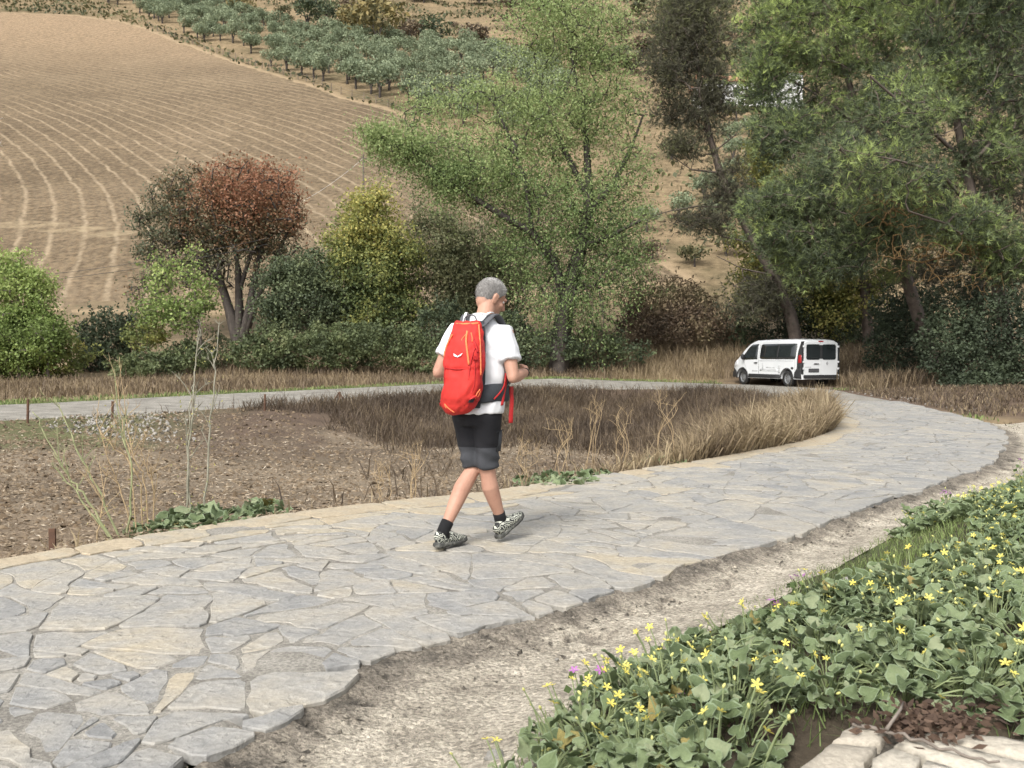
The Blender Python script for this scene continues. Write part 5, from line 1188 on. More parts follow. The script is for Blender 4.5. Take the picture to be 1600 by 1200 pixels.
dia = np.array([(0, .07), (.055, 0), (0, -.07), (-.055, 0), (0, .035), (.026, 0), (0, -.035), (-.026, 0)]); MB().add([(-.04, -.30 + y, .98 + z) for y, z in dia] + [(-.02, -.30 + y, .98 + z) for y, z in dia],
    [[i, (i + 1) % 4, 4 + (i + 1) % 4, 4 + i] for i in range(4)] + [[8 + i, 8 + (i + 1) % 4, (i + 1) % 4, i] for i in range(4)]).build('badge', m_grey, van)
for y in (.5, .58, .66, .73): rear('model_lettering', y, y + .05, .80, .835, m_grey, -.028, .01, .008)
for y in (.87, -.87):
    for z in (.72, .99, 1.62): rear('hinge', y - .035, y + .035, z, z + .08, m_paint, -.05, .06, .02)
rear('wiper', .2, .5, 1.19, 1.21, m_blackpl, -.05, .02, .008)
# seats and headrests seen through nothing: the glass is dark. windscreen and grille at the front
ws = np.array([(3.52, .70, 1.84), (4.22, .80, 1.30), (4.22, -.80, 1.30), (3.52, -.70, 1.84)]); ws2 = ws + np.array([.03, 0, .045])
MB().add(np.concatenate([ws2, ws]), [[0, 1, 2, 3], [0, 4, 5, 1], [1, 5, 6, 2], [2, 6, 7, 3], [3, 7, 4, 0]]).build('windscreen', m_glass, van)
MB().box((4.985, 0, .78), (.05, 1.1, .14)).build('grille', m_blackpl, van); MB().box((4.93, 0, .46), (.2, 1.5, .26)).build('front_bumper', m_blackpl, van)

# ------------------------------------------------------------------ walker
PX, PYY = -.262, 6.52
TH = -math.atan2(.6, .8)
m_skin = mat('skin', [(0.306, 0.157, 0.106), (0.399, 0.221, 0.157), (0.442, 0.255, 0.183)], 7, .55, .15, 90, fine=.08, bdist=.003)
m_hair = mat('grey_hair', [(.07, .066, .062), (.20, .19, .18), (.42, .41, .39)], 20, .7, .8, 160, attr='tint', attr_w=1.0, noise_w=.5, stretch=(1, 1, .35), fine=.3, bdist=.006)
m_shirt = mat('white_cotton', [(0.591, 0.598, 0.614), (0.638, 0.643, 0.654)], 3, .9, .25, 260, fine=.04, bdist=.002); m_black = mat('black_fabric', [(.008, .008, .010), (.015, .015, .018)], 6, .85, .3, 200)
m_char = mat('charcoal_fabric', [(.035, .037, .042), (.055, .057, .063)], 10, .85, .3, 220); m_sock = mat('black_sock', [(.008, .008, .009), (.014, .014, .015)], 10, .95, .4, 160)
person = empty('person', (PX, PYY, .018), TH)
tag(person, 'grey-haired man in white T-shirt and dark shorts walking away along the stone path, head bowed', 'person')
HIPL, KNEL, ANKL = (-.085, .03, .92), (-.05, .06, .5), (-.085, -.215, .11)
HIPR, KNER, ANKR = (.085, .045, .92), (.058, .08, .5), (.072, .212, .13)
b = MB()
b.tube([(0, .04, .86), (0, .05, .95), (0, .05, 1.08), (0, .07, 1.25), (0, .1, 1.4), (0, .12, 1.48), (0, .135, 1.53)], [(.15, .11), (.16, .115), (.14, .11), (.165, .115), (.16, .1), (.11, .075), (.07, .065)], 16, (1, 0, 0))
b.tube([(0, .125, 1.47), (0, .155, 1.54), (.005, .19, 1.62), (.012, .205, 1.66)], [.075, .064, .06, .06], 14)
def leg(h, k, a, calf):
    h, k, a = map(np.array, (h, k, a)); c = k + (a - k) * .32 + np.array(calf)
    b.tube([h, h + (k - h) * .35, h + (k - h) * .75, k, k + (a - k) * .14 + np.array(calf) * .5, c, k + (a - k) * .6 + np.array(calf) * .5, k + (a - k) * .86, a], [.095, .086, .066, .056, .054, .0595, .05, .037, .036], 14)
leg(HIPL, KNEL, ANKL, (0, -.022, .0)); leg(HIPR, KNER, ANKR, (0, -.022, 0))
b.ball(np.array(KNEL) + [0, .018, .0], (.046, .045, .055)); b.ball(np.array(KNER) + [0, .018, 0], (.046, .045, .055))
SHR, ELR, WRR = (.185, .095, 1.44), (.268, .03, 1.135), (.268, .262, 1.165)
SHL, ELL, WRL = (-.185, .10, 1.46), (-.285, .01, 1.165), (-.16, .26, 1.2)
def arm(s, e, w):
    s, e, w = map(np.array, (s, e, w)); b.tube([s, s + (e - s) * .3, s + (e - s) * .7, e], [.058, .055, .047, .041], 12); b.tube([e, e + (w - e) * .28, e + (w - e) * .7, w], [.042, .046, .036, .0285], 12); b.ball(e + [0, -.008, -.004], (.036, .036, .038))
    return
arm(SHR, ELR, WRR); arm(SHL, ELL, WRL)
def hand(w, side):
    """relaxed hand, fingers curling round something held before the belly"""
    w = np.array(w); f = np.array([-.35 * side, .93, .08]); f /= np.linalg.norm(f); up = np.array([0, 0, 1.]); lat = np.cross(f, up); lat /= np.linalg.norm(lat)
    inn = -lat * side                                                   # towards the other hand
    b.tube([w - f * .01, w + f * .035, w + f * .075, w + f * .095], [(.017, .030), (.018, .040), (.017, .042), (.013, .038)], 12, inn)
    for i, (h_, L, r) in enumerate(((.030, .078, .0088), (.010, .086, .0092), (-.010, .080, .0088), (-.029, .062, .0078))):
        p0 = w + f * .082 + up * h_; p1 = p0 + f * L * .42 + inn * .006; p2 = p1 + (f * .35 + inn * .9) * L * .34; p3 = p2 + (-f * .55 + inn * .75) * L * .28
        b.tube([p0 - f * .03, p0, p1, p2, p3], [r * 1.05, r * 1.08, r, r * .92, r * .72], 8); b.ball(p3, r * .72, 8, 6)
    t0 = w + f * .03 + up * .026 + inn * .008; t1 = t0 + (f * .6 + inn * .55 + up * .45) * .036; t2 = t1 + (f * .85 + inn * .45) * .03; t3 = t2 + (f * .9 + inn * .2) * .022
    b.tube([t0 - f * .015, t0, t1, t2, t3], [.013, .0135, .0115, .0105, .008], 8); b.ball(t3, .008, 8, 6)
hand(WRR, 1); hand(WRL, -1)
HC = np.array([.018, .235, 1.685]); hm = np.array((Matrix.Rotation(R(-38), 3, 'Z') @ Matrix.Rotation(R(-27), 3, 'X')))
def hd(c): return HC + hm @ np.array(c) * 1.06
def hball(c, r, tilt=0.0): b.ball(hd(c), np.array(r) * 1.06, 16, 12, hm @ np.array(Matrix.Rotation(tilt, 3, 'X')))
hball((0, -.012, .03), (.077, .099, .088)); hball((0, .022, -.03), (.064, .074, .082)); hball((0, .05, -.082), (.042, .04, .032)); hball((0, .086, .022), (.05, .018, .016)); hball((0, -.035, -.035), (.06, .06, .07))
b.tube([hd((0, .092, .012)), hd((0, .106, -.012)), hd((0, .117, -.034)), hd((0, .098, -.044))], [(.010, .012), (.013, .013), (.017, .013), (.012, .008)], 8, tuple(hm @ np.array((1, 0, 0))))
hball((0, .084, -.066), (.026, .014, .007)); hball((0, .082, -.077), (.024, .014, .007)); hball((0, .07, -.103), (.022, .02, .016)); hball((.044, .058, -.03), (.022, .026, .02)); hball((-.044, .058, -.03), (.022, .026, .02))
for s in (1, -1):
    hball((s * .079, -.004, -.012), (.009, .021, .034), R(-12)); hball((s * .083, -.016, -.004), (.010, .012, .026), R(-12)); hball((s * .076, .004, -.036), (.008, .012, .013))
bme = remeshed(b, .0068, 3, 'body'); bme.materials.clear(); bme.materials.append(m_skin); link('body', bme, person)
m_eye = mat('eye', [(.6, .58, .55), (.7, .68, .65)], 1, .2, fine=0)
for s in (1, -1):
    MB().ball(hd((s * .032, .076, .002)), (.011, .011, .009), 10, 8).build('eye', m_eye, person, True)
    MB().tube([hd((s * .018, .104, .022)), hd((s * .034, .102, .027)), hd((s * .052, .09, .021))], [.004, .0055, .003], 6).build('eyebrow', m_hair, person, True)
# hair: a close-cropped cap over skull and nape with a ragged hairline
b = MB(); b.ball(HC + hm @ np.array((0, -.018, .026)), (.087, .111, .107), 64, 44, hm); hv = b.mesh('hair', m_hair, True)
cv, nv = mverts(hv); lc = (cv - HC) @ hm
ang = np.arctan2(np.abs(lc[:, 0]), -lc[:, 1])                            # 0 at the nape, pi at the brow
line = np.interp(ang, [0, .7, 1.25, 1.5, 1.75, 2.2, 2.6, 3.15], [-.079, -.074, -.055, -.018, -.018, .03, .056, .072]) + .004 * vnoise(cv * 90, 3)
keep = lc[:, 2] > line
bmh = bmesh.new(); bmh.from_mesh(hv); bmh.verts.ensure_lookup_table()
bmesh.ops.delete(bmh, geom=[bmh.verts[i] for i in np.where(~keep)[0]], context='VERTS')
bmesh.ops.solidify(bmh, geom=bmh.faces[:], thickness=.008); bmh.to_mesh(hv); bmh.free()
cv, nv = mverts(hv); lc = (cv - HC) @ hm
cv = cv + nv * (.0035 * vnoise(cv * np.array([170, 170, 70]), 5)[:, None] + .006 * sm((lc[:, 1] - .02) / .06)[:, None] * sm((lc[:, 2] - .06) / .04)[:, None])
hv.vertices.foreach_set('co', cv.astype(np.float32).ravel()); hv.attributes['tint'].data.foreach_set('value', (.35 + .45 * sm((lc[:, 2] - .05) / .07) + .25 * sm((lc[:, 1]) / .07) + .18 * sm((-.01 - lc[:, 2]) / .03)).astype(np.float32)); hv.update()
hair_o = link('hair', hv, person)
k = rng.integers(0, len(cv), 4200); a_ = nv[k] * .25 + unit(4200) * .22 + (hm @ np.array((0, .3, -.6)))[None] * np.where(lc[k, 2:3] > .07, .15, .8) + (hm @ np.array((0, .8, .1)))[None] * np.where(lc[k, 2:3] > .07, .8, .0); a_ /= np.linalg.norm(a_, axis=1)[:, None]
Vh, Fh = leaf_quads(cv[k] + nv[k] * .002 + a_ * .004, .015, 11, a_ * 30); th = hv.attributes['tint'].data; tv_ = np.array([th[int(i)].value for i in k]) + .22 * rng.normal(size=4200)
link('strand', raw_mesh('strand', Vh, Fh, m_hair, False, {'tint': np.repeat(np.clip(tv_, 0, 1.2), 4)}), hair_o)
# t-shirt
b = MB()
b.tube([(0, .045, .885), (0, .045, .95), (0, .05, 1.05), (0, .06, 1.17), (0, .08, 1.3), (0, .1, 1.40), (0, .115, 1.465), (0, .135, 1.515), (0, .145, 1.545)],
       [(.200, .152), (.196, .148), (.186, .140), (.188, .138), (.198, .138), (.196, .124), (.160, .103), (.105, .088), (.083, .080)], 28, (1, 0, 0))
for sh, el in ((SHR, ELR), (SHL, ELL)):
    sh, el = np.array(sh), np.array(el); b.tube([sh * [.55, 1, 1], sh, sh + (el - sh) * .3, sh + (el - sh) * .62, sh + (el - sh) * .65], [.064, .067, .070, .078, .073], 18)
sme = remeshed(b, .0105, 4, 't_shirt')
cv, nv = mverts(sme)
fold = .006 * np.sin(cv[:, 2] * 34 + cv[:, 0] * 26 + 3 * vnoise(cv * 6, 2)) * sm((1.3 - cv[:, 2]) / .2) * (.4 + .6 * sm((np.abs(cv[:, 0]) - .06) / .1)) + .010 * vnoise(cv * np.array([11, 11, 6]), 5) + .006 * vnoise(cv * np.array([30, 30, 11]), 6)
for sh, el in ((SHR, ELR), (SHL, ELL)):
    q = np.linalg.norm(cv - (np.array(sh) + np.array([-np.sign(sh[0]) * .03, -.02, -.13])), axis=1); fold += .010 * np.sin((cv[:, 2] + .6 * np.abs(cv[:, 0])) * 80 + 2 * vnoise(cv * 9, 4)) * np.exp(-(q / .1) ** 2)
fold += .0025 * np.sin(np.arctan2(cv[:, 0], cv[:, 1] - .045) * 11 + 2 * vnoise(cv * 5, 9)) * sm((.98 - cv[:, 2]) / .1)
sme.vertices.foreach_set('co', (cv + nv * fold[:, None]).astype(np.float32).ravel()); sme.update(); sme.materials.clear(); sme.materials.append(m_shirt); shirt = link('t_shirt', sme, person)
a = np.linspace(0, 2 * math.pi, 33)[:-1]
MB().tube([(0 + .081 * math.cos(t), .145 + .078 * math.sin(t), 1.545 + .02 * math.sin(t) * -1) for t in list(a) + [a[0]]], .0075, 8, cap=False).build('collar', m_shirt, shirt, True)
# shorts: black seat and front, charcoal leg panels
b = MB()
b.tube([(0, .045, .945), (0, .04, .9), (0, .035, .84), (0, .035, .80)], [(.166, .122), (.170, .130), (.172, .132), (.15, .11)], 26, (1, 0, 0))
for h, k in ((HIPL, KNEL), (HIPR, KNER)):
    h, k = np.array(h), np.array(k); e = h + (k - h) * 1.0; e[2] = .515
    b.tube([h + [0, 0, -.03], h + (e - h) * .35, h + (e - h) * .7, h + (e - h) * .97, e], [(.098, .112), (.090, .100), (.081, .088), (.076, .082), (.074, .079)], 20, (1, 0, 0))
hme = remeshed(b, .0105, 3, 'shorts'); cv, nv = mverts(hme)
fold = .007 * vnoise(cv * np.array([14, 14, 7]), 5) + .005 * np.sin(cv[:, 2] * 60 + cv[:, 1] * 30 + 3 * vnoise(cv * 8, 2)) * sm((.72 - cv[:, 2]) / .1)
hme.vertices.foreach_set('co', (cv + nv * fold[:, None]).astype(np.float32).ravel()); hme.update(); hme.materials.clear(); hme.materials.append(m_black); hme.materials.append(m_char)
ctr = np.empty(len(hme.polygons) * 3, np.float32); hme.polygons.foreach_get('center', ctr); ctr = ctr.reshape(-1, 3)
hme.polygons.foreach_set('material_index', (ctr[:, 2] < .655 + .10 * sm((ctr[:, 1] - .1) / .05) * (ctr[:, 0] > 0)).astype(np.int32)); shorts = link('shorts', hme, person)
pk = MB(); pk.tube([(.150, .065, .77), (.143, .07, .70), (.132, .075, .63)], [(.045, .008)] * 3, 10, (.25, .95, 0), sup=4); pk.build('thigh_pocket', m_char, shorts, True); MB().tube([(.172, .03, .765), (.160, .12, .775)], .004, 5).build('zip', m_black, shorts)
# socks and shoes
def shoe_mat():
    m = bpy.data.materials.new('patterned_mesh'); m.use_nodes = True; nt = m.node_tree; ns, ln = nt.nodes, nt.links; bs = ns['Principled BSDF']; bs.inputs['Roughness'].default_value = .8
    tc = ns.new('ShaderNodeTexCoord'); wv = ns.new('ShaderNodeTexWave'); wv.wave_type = 'RINGS'; wv.inputs['Scale'].default_value = 17; wv.inputs['Distortion'].default_value = 14; wv.inputs['Detail'].default_value = 1.0; wv.inputs['Detail Scale'].default_value = 1.6
    rp = ns.new('ShaderNodeValToRGB'); el = rp.color_ramp.elements; el[0].position = .5; el[0].color = (.012, .013, .013, 1); el[1].position = .72; el[1].color = (.48, .49, .42, 1)
    ln.new(tc.outputs['Object'], wv.inputs['Vector']); ln.new(wv.outputs[0], rp.inputs[0]); ln.new(rp.outputs[0], bs.inputs['Base Color']); return m
m_shoe = shoe_mat(); m_sole = mat('shoe_sole', [(.012, .012, .012), (.06, .06, .055), (.3, .3, .26)], 26, .8, fine=.2)
def shoe(heel, yaw, pitch, ank, name):
    o = empty('shoe', heel); o.parent = person; o.rotation_euler = (pitch, 0, yaw)
    s_ = MB(); ys = [-.015, .0, .05, .11, .17, .22, .255, .272]; wd = [.026, .036, .040, .039, .047, .047, .036, .016]; hh = [.02, .024, .024, .022, .022, .022, .021, .016]; lift = [.008, .002, 0, .002, 0, .004, .012, .02]
    s_.tube([(0, y, .016 + l) for y, l in zip(ys, lift)], [(w_, h_ * .8) for w_, h_ in zip(wd, hh)], 18, (1, 0, 0), sup=3.2); s_.build('sole', m_sole, o, True)
    u_ = MB(); yc = [-.008, .01, .05, .09, .13, .17, .215, .25, .262]; zc = [.055, .062, .066, .064, .056, .048, .042, .038, .035]; hw = [.022, .033, .037, .038, .042, .044, .041, .027, .012]; hz_ = [.03, .048, .052, .048, .038, .030, .022, .016, .01]
    u_.tube([(0, y, z_) for y, z_ in zip(yc, zc)], list(zip(hw, hz_)), 20, (1, 0, 0), sup=2.4); u_.build('upper', m_shoe, o, True)
    l_ = MB()
    for j in range(5): l_.tube([(-.024, .10 + .02 * j, .102 - .011 * j), (0, .104 + .02 * j, .111 - .012 * j), (.024, .10 + .02 * j, .102 - .011 * j)], .004, 5)
    l_.tube([(-.012, .075, .118), (0, .085, .124), (.02, .06, .116)], .004, 5); l_.build('lace', m_black, o)
    return o
shoe((-.088, -.275, .0), R(-4), 0, ANKL, 'l'); shoe((.08, .185, .012), R(-6), R(27), ANKR, 'r')
for a_, k_ in ((ANKL, KNEL), (ANKR, KNER)):
    a_, k_ = np.array(a_), np.array(k_); d = (k_ - a_) / np.linalg.norm(k_ - a_); dn = np.array([0, .015, -.05])
    MB().tube([a_ + dn, a_ - d * .01, a_ + d * .03, a_ + d * .065], [.042, .043, .0425, .043], 16).build('sock', m_sock, person, True)
# watch band on the near wrist
w = np.array(WRR); d = np.array(WRR) - np.array(ELR); d /= np.linalg.norm(d); MB().tube([w - d * .03, w - d * .012], .0325, 14).build('watch_strap', m_black, person, True)

# ------------------------------------------------------------------ backpack
m_pack = mat('red_ripstop', [(.40, .02, .017), (.50, .03, .024), (.57, .042, .032)], 5, .75, .35, 60, fine=.08, bdist=.004); m_pack2 = mat('dark_red_fabric', [(.36, .016, .018), (.46, .025, .024)], 5, .6, .35, 60, fine=.08)
m_orange = mat('orange_piping', [(.75, .16, .055), (.82, .21, .085)], 8, .6, fine=.06); m_strap = mat('grey_webbing', [(.07, .072, .078), (.11, .112, .12)], 14, .8, .3, 140); m_beltm = mat('hip_belt_padding', [(.028, .032, .038), (.05, .055, .062)], 8, .85, .3, 120); m_logo = mat('white_print', [(.8, .8, .8)], 1, .7, fine=0)
pack = empty('backpack', (PX, PYY, .018), TH); tag(pack, 'bright red hiking backpack with orange zips and a white bird mark worn by the walker', 'backpack')
KZ = [.885, .905, .94, 1.0, 1.1, 1.2, 1.3, 1.38, 1.44, 1.48, 1.505]
KA = [.052, .087, .114, .128, .134, .135, .130, .120, .107, .095, .08]; KB = [.03, .055, .072, .082, .085, .085, .082, .074, .06, .046, .035]; KY = [-.17, -.172, -.176, -.18, -.178, -.172, -.160, -.142, -.122, -.108, -.098]
def pk_pt(z, ang, off=0.0):
    a_, b_, y_ = np.interp(z, KZ, KA) + off, np.interp(z, KZ, KB) + off, np.interp(z, KZ, KY); c, s_ = math.cos(ang), math.sin(ang)
    return np.array([a_ * math.copysign(abs(c) ** .8, c), y_ + b_ * math.copysign(abs(s_) ** .8, s_), z])
V = []; zs = np.linspace(KZ[0], KZ[-1], 70); na = 72
for z in zs:
    for j in range(na): V.append(pk_pt(z, 2 * math.pi * j / na))
V = np.array(V); F = [[i * na + j, i * na + (j + 1) % na, (i + 1) * na + (j + 1) % na, (i + 1) * na + j] for i in range(len(zs) - 1) for j in range(na)] + [list(range(na))[::-1], [(len(zs) - 1) * na + j for j in range(na)]]
pm = raw_mesh('main_bag', V, F, m_pack, True); pm.materials.append(m_pack2); cv, nv = mverts(pm)
cr = .010 * vnoise(cv * np.array([15, 15, 8]), 3) + .008 * np.abs(vnoise(cv * np.array([26, 26, 14]) + 3, 4)) + .005 * vnoise(cv * np.array([45, 45, 30]), 6) - .006 * np.exp(-((cv[:, 2] - 1.19) / .012) ** 2) * (cv[:, 1] < -.2) + .012 * np.exp(-(((cv[:, 2] - 1.04) / .09) ** 2 + (cv[:, 0] / .09) ** 2)) * (cv[:, 1] < -.2) + .009 * np.exp(-(((cv[:, 2] - 1.33) / .07) ** 2 + (cv[:, 0] / .08) ** 2)) * (cv[:, 1] < -.2)
pm.vertices.foreach_set('co', (cv + nv * cr[:, None]).astype(np.float32).ravel()); pm.update()
ctr = np.empty(len(pm.polygons) * 3, np.float32); pm.polygons.foreach_get('center', ctr); ctr = ctr.reshape(-1, 3)
pm.polygons.foreach_set('material_index', ((np.abs(ctr[:, 0]) > .105) & (ctr[:, 1] > -.22) & (ctr[:, 2] < 1.32)).astype(np.int32)); bag = link('main_bag', pm, pack)
def on_pack(name, pts, r, m, off=.006, par=None, k=5):
    q = crom([pk_pt(z, math.radians(a_), off) for z, a_ in pts], k); return MB().tube(q, r, 6).build(name, m, par or pack, True)
# angles: 270 = straight back, 360/0 = wearer's right, 180 = left
on_pack('zip', [(1.495, 206), (1.49, 235), (1.488, 270), (1.49, 305), (1.494, 335)], .0085, m_orange, .004)
on_pack('zip', [(1.485, 335), (1.42, 338), (1.34, 342), (1.25, 345), (1.15, 348)], .0055, m_orange, .004)
on_pack('zip_pull', [(1.42, 236), (1.37, 226), (1.32, 216), (1.27, 212)], .006, m_orange, .008); on_pack('zip_pull', [(1.44, 282), (1.38, 284), (1.31, 290), (1.22, 297)], .0075, m_orange, .012)
on_pack('cord', [(1.42, 280), (1.385, 272), (1.37, 276)], .003, m_orange, .01); on_pack('cord', [(1.43, 296), (1.40, 302), (1.37, 304)], .0035, m_orange, .01)
on_pack('compression_strap', [(1.40, 305), (1.35, 318), (1.30, 328)], .007, m_pack2, .006); on_pack('compression_strap', [(1.33, 316), (1.27, 306), (1.20, 300), (1.12, 298)], .005, m_pack2, .006)
on_pack('seam', [(1.20, 215), (1.195, 245), (1.19, 270), (1.195, 300)], .0035, m_pack2, .002); on_pack('seam', [(1.36, 310), (1.2, 318), (1.06, 318), (.95, 312)], .004, m_pack2, .003); on_pack('seam', [(1.40, 232), (1.2, 222), (1.05, 222), (.95, 230)], .004, m_pack2, .003)
on_pack('cord', [(.93, 255), (.96, 248), (.935, 262), (.905, 280)], .0035, m_orange, .012); on_pack('side_loop', [(1.06, 345), (1.03, 338), (1.0, 342), (1.02, 352), (1.05, 350)], .004, m_orange, .014)
on_pack('side_pocket', [(.99, 322), (1.01, 335), (1.0, 350), (.985, 5)], .012, m_pack2, .008); on_pack('ice_axe_loop', [(.985, 190), (.96, 186), (.945, 195), (.965, 200)], .008, m_pack2, .012)
for z, a_ in ((1.265, 318), (.985, 330)): MB().box(pk_pt(z, R(a_), .012), (.03, .016, .024), Matrix.Rotation(R(a_ - 270), 3, 'Z')).build('buckle', m_pack2 if z > 1.1 else m_black, pack)
# bird mark: two strokes of a wing meeting in a V
lg = MB()
for stroke in ([(1.292, 260, .001), (1.279, 265, .0042), (1.271, 269, .0025)], [(1.271, 269, .0025), (1.281, 273, .0035), (1.295, 278, .001)], [(1.284, 260, .001), (1.277, 263, .0018), (1.272, 266, .0018)]):
    lg.tube([pk_pt(z, R(a_), .0085 + .006 * math.exp(-((z - 1.33) / .07) ** 2)) for z, a_, _ in stroke], [(r_ * 1.3, .0018) for *_, r_ in stroke], 6)
lg.build('logo', m_logo, bag)
lp_ = crom([(-.05, -.075, 1.50), (-.035, -.07, 1.54), (.0, -.066, 1.552), (.035, -.07, 1.54), (.05, -.075, 1.50)], 4); MB().tube(lp_, .005, 6).build('haul_loop', m_strap, pack, True)
MB().tube([(0, -.088, .93), (0, -.09, 1.1), (0, -.085, 1.25), (0, -.055, 1.40), (0, -.035, 1.51)], [(.115, .014), (.118, .014), (.118, .014), (.105, .014), (.085, .012)], 14, (1, 0, 0), sup=3).build('back_panel', m_beltm, pack, True)
def flat_strap(name, pts, w_, th, m, side, par=None, k=5):
    q = crom(pts, k); return MB().tube(q, [(w_, th)] * len(q), 8, side, sup=4).build(name, m, par or pack, True)
for s in (1, -1):
    flat_strap('shoulder_strap', [(s * .065, -.05, 1.475), (s * .085, .0, 1.512), (s * .098, .06, 1.552), (s * .105, .12, 1.553), (s * .115, .18, 1.51), (s * .13, .225, 1.43), (s * .15, .235, 1.32), (s * .175, .21, 1.2), (s * .195, .13, 1.11), (s * .16, -.03, 1.03)], .030, .008, m_strap, (1, 0, 0))
    flat_strap('load_lifter', [(s * .05, -.07, 1.505), (s * .07, -.01, 1.545), (s * .09, .05, 1.572), (s * .097, .085, 1.57)], .009, .003, m_logo, (1, 0, 0))
    flat_strap('hip_belt', [(s * .10, -.10, 1.02), (s * .165, -.055, 1.03), (s * .198, .03, 1.03), (s * .195, .11, 1.03), (s * .15, .175, 1.02)], .062, .012, m_beltm, (0, 0, 1)) if s > 0 else flat_strap('hip_belt', [(s * .10, -.10, 1.02), (s * .165, -.055, 1.03), (s * .198, .03, 1.03), (s * .195, .11, 1.03), (s * .15, .175, 1.02)], .05, .012, m_beltm, (0, 0, 1))
flat_strap('belt_webbing', [(.15, .185, 1.035), (.08, .205, 1.03), (0, .212, 1.03), (-.08, .205, 1.03), (-.15, .185, 1.02)], .018, .003, m_pack2, (0, 0, 1))
MB().box((.185, .17, 1.045), (.03, .05, .045)).build('buckle', m_pack2, pack)
flat_strap('loose_strap', [(.195, .165, 1.03), (.2, .165, .98), (.198, .162, .90), (.197, .16, .82)], .017, .004, m_pack2, (.4, .9, 0)); flat_strap('loose_strap', [(.205, .06, 1.16), (.207, .045, 1.10), (.208, .03, 1.02), (.209, .03, .945)], .011, .003, m_pack2, (.4, .9, 0)); flat_strap('loose_strap', [(.206, .05, 1.13), (.21, .0, 1.06), (.19, -.06, .99)], .006, .003, m_pack2, (.4, .9, 0))
# upper body turned a little against the hips
TW = R(14)
def twist(o):
    if o.type == 'MESH' and o.parent is not None:
        me = o.data; c = np.empty(len(me.vertices) * 3, np.float32); me.vertices.foreach_get('co', c); c = c.reshape(-1, 3)
        a = TW * sm((c[:, 2] - .86) / .24); ca, sa = np.cos(a), np.sin(a); x, y = c[:, 0].copy(), c[:, 1] - .05
        c[:, 0] = x * ca - y * sa; c[:, 1] = .05 + x * sa + y * ca; me.vertices.foreach_set('co', c.ravel()); me.update()
for o in list(COL.objects):
    q = o
    while q.parent: q = q.parent
    if q.name in ('person', 'backpack') and (o.parent is None or not o.parent.name.startswith('shoe')): twist(o)

# ------------------------------------------------------------------ flower bank
m_ecb = mat('grey_green_leaf', [(0.076, 0.104, 0.048), (0.139, 0.183, 0.085), (0.202, 0.252, 0.128), (0.278, 0.311, 0.184)], 9, .6, .5, 90, attr='tint', attr_w=.7, noise_w=.4, rnd=.9, transl=.25, spec=.25, fine=.12, edge=((.25, .31, .19), .6), bdist=.004)
m_oldleaf = mat('yellowed_leaf', [(.16, .14, .05), (.27, .23, .08), (.33, .25, .10)], 14, .7, .4, 80, transl=.2, rnd=.8, fine=.2)
m_stem = mat('hairy_stem', [(.16, .20, .09), (.26, .30, .15)], 12, .8, transl=.1, fine=.1); m_yellow = mat('yellow_petal', [(.66, .56, .09), (.76, .68, .20)], 30, .6, transl=.25, fine=.05, rnd=.4)
m_bud = mat('pale_bud', [(.40, .42, .14), (.58, .55, .20)], 20, .7, fine=.05); m_purple = mat('purple_petal', [(.36, .12, .38), (.52, .22, .52)], 40, .6, transl=.25, fine=.05); m_deadleaf = mat('dead_leaf', [(0.043, 0.027, 0.020), (0.082, 0.052, 0.035), (0.130, 0.086, 0.061)], 14, .85, attr='tint', attr_w=.8, noise_w=.3, transl=.1)
HALF = [(.0, .10), (.12, -.06), (.30, -.12), (.46, -.02), (.53, .17), (.46, .36), (.36, .50), (.24, .72), (.10, .92), (0, 1.0)]
OUTL = np.array(HALF + [(-x, y) for x, y in HALF[-2:0:-1]])
def leaf_geo(seed, fold=.35, wav=.07):
    r_ = np.random.default_rng(seed); n = len(OUTL); c = np.array([0, .38]); ph = r_.uniform(0, 6.28)
    o = OUTL * (1 + .07 * r_.normal(size=(n, 1))); inner = c + (o - c) * .72
    def z(p, w): return np.abs(p[:, 0]) * fold - .25 * (p[:, 1] - .3) ** 2 + w * wav * np.sin(np.arange(len(p)) * 2 * math.pi * 4 / len(p) + ph) + w * .04 * r_.normal(size=len(p))
    V = np.concatenate([np.c_[o, z(o, 1)], np.c_[inner, z(inner, .3)], [[c[0], c[1], -.02]]]) - [0, .08, 0]
    F = [[i, (i + 1) % n, n + (i + 1) % n, n + i] for i in range(n)] + [[n + i, n + (i + 1) % n, 2 * n] for i in range(n)]
    return V, F, np.concatenate([np.ones(n), np.zeros(n + 1)])
LEAF = [leaf_geo(i, .15 + .3 * rng.uniform(), .06 + .06 * rng.uniform()) for i in range(8)]
leaf_me = [raw_mesh('leaf', V, F, m_ecb, True, {'edge': e, 'tint': np.full(len(V), .2 + .6 * i / 7)}) for i, (V, F, e) in enumerate(LEAF)]
leaf_me += [raw_mesh('leaf', LEAF[i][0], LEAF[i][1], m_oldleaf, True, {'edge': LEAF[i][2], 'tint': np.full(len(LEAF[i][0]), .5)}) for i in (1, 4)]
def flower_geo():
    V = [[0, 0, 0]]; F = []
    for i in range(5):
        a = i * 1.2566
        for da, r_, z in ((-.5, .45, .15), (-.3, .95, .32), (0, 1.25, .30), (.3, .95, .32), (.5, .45, .15)): V.append([r_ * math.cos(a + da), r_ * math.sin(a + da), z])
        k = 1 + i * 5; F += [[0, k, k + 1, k + 2], [0, k + 2, k + 3, k + 4]]
    return np.array(V, float), F
flower_me = raw_mesh('flower', *flower_geo(), m_yellow); purple_me = raw_mesh('flower', *flower_geo(), m_purple)
bud_me = MB().ball((0, 0, 0), (.5, .5, .9), 6, 4).mesh('bud', m_bud, True)
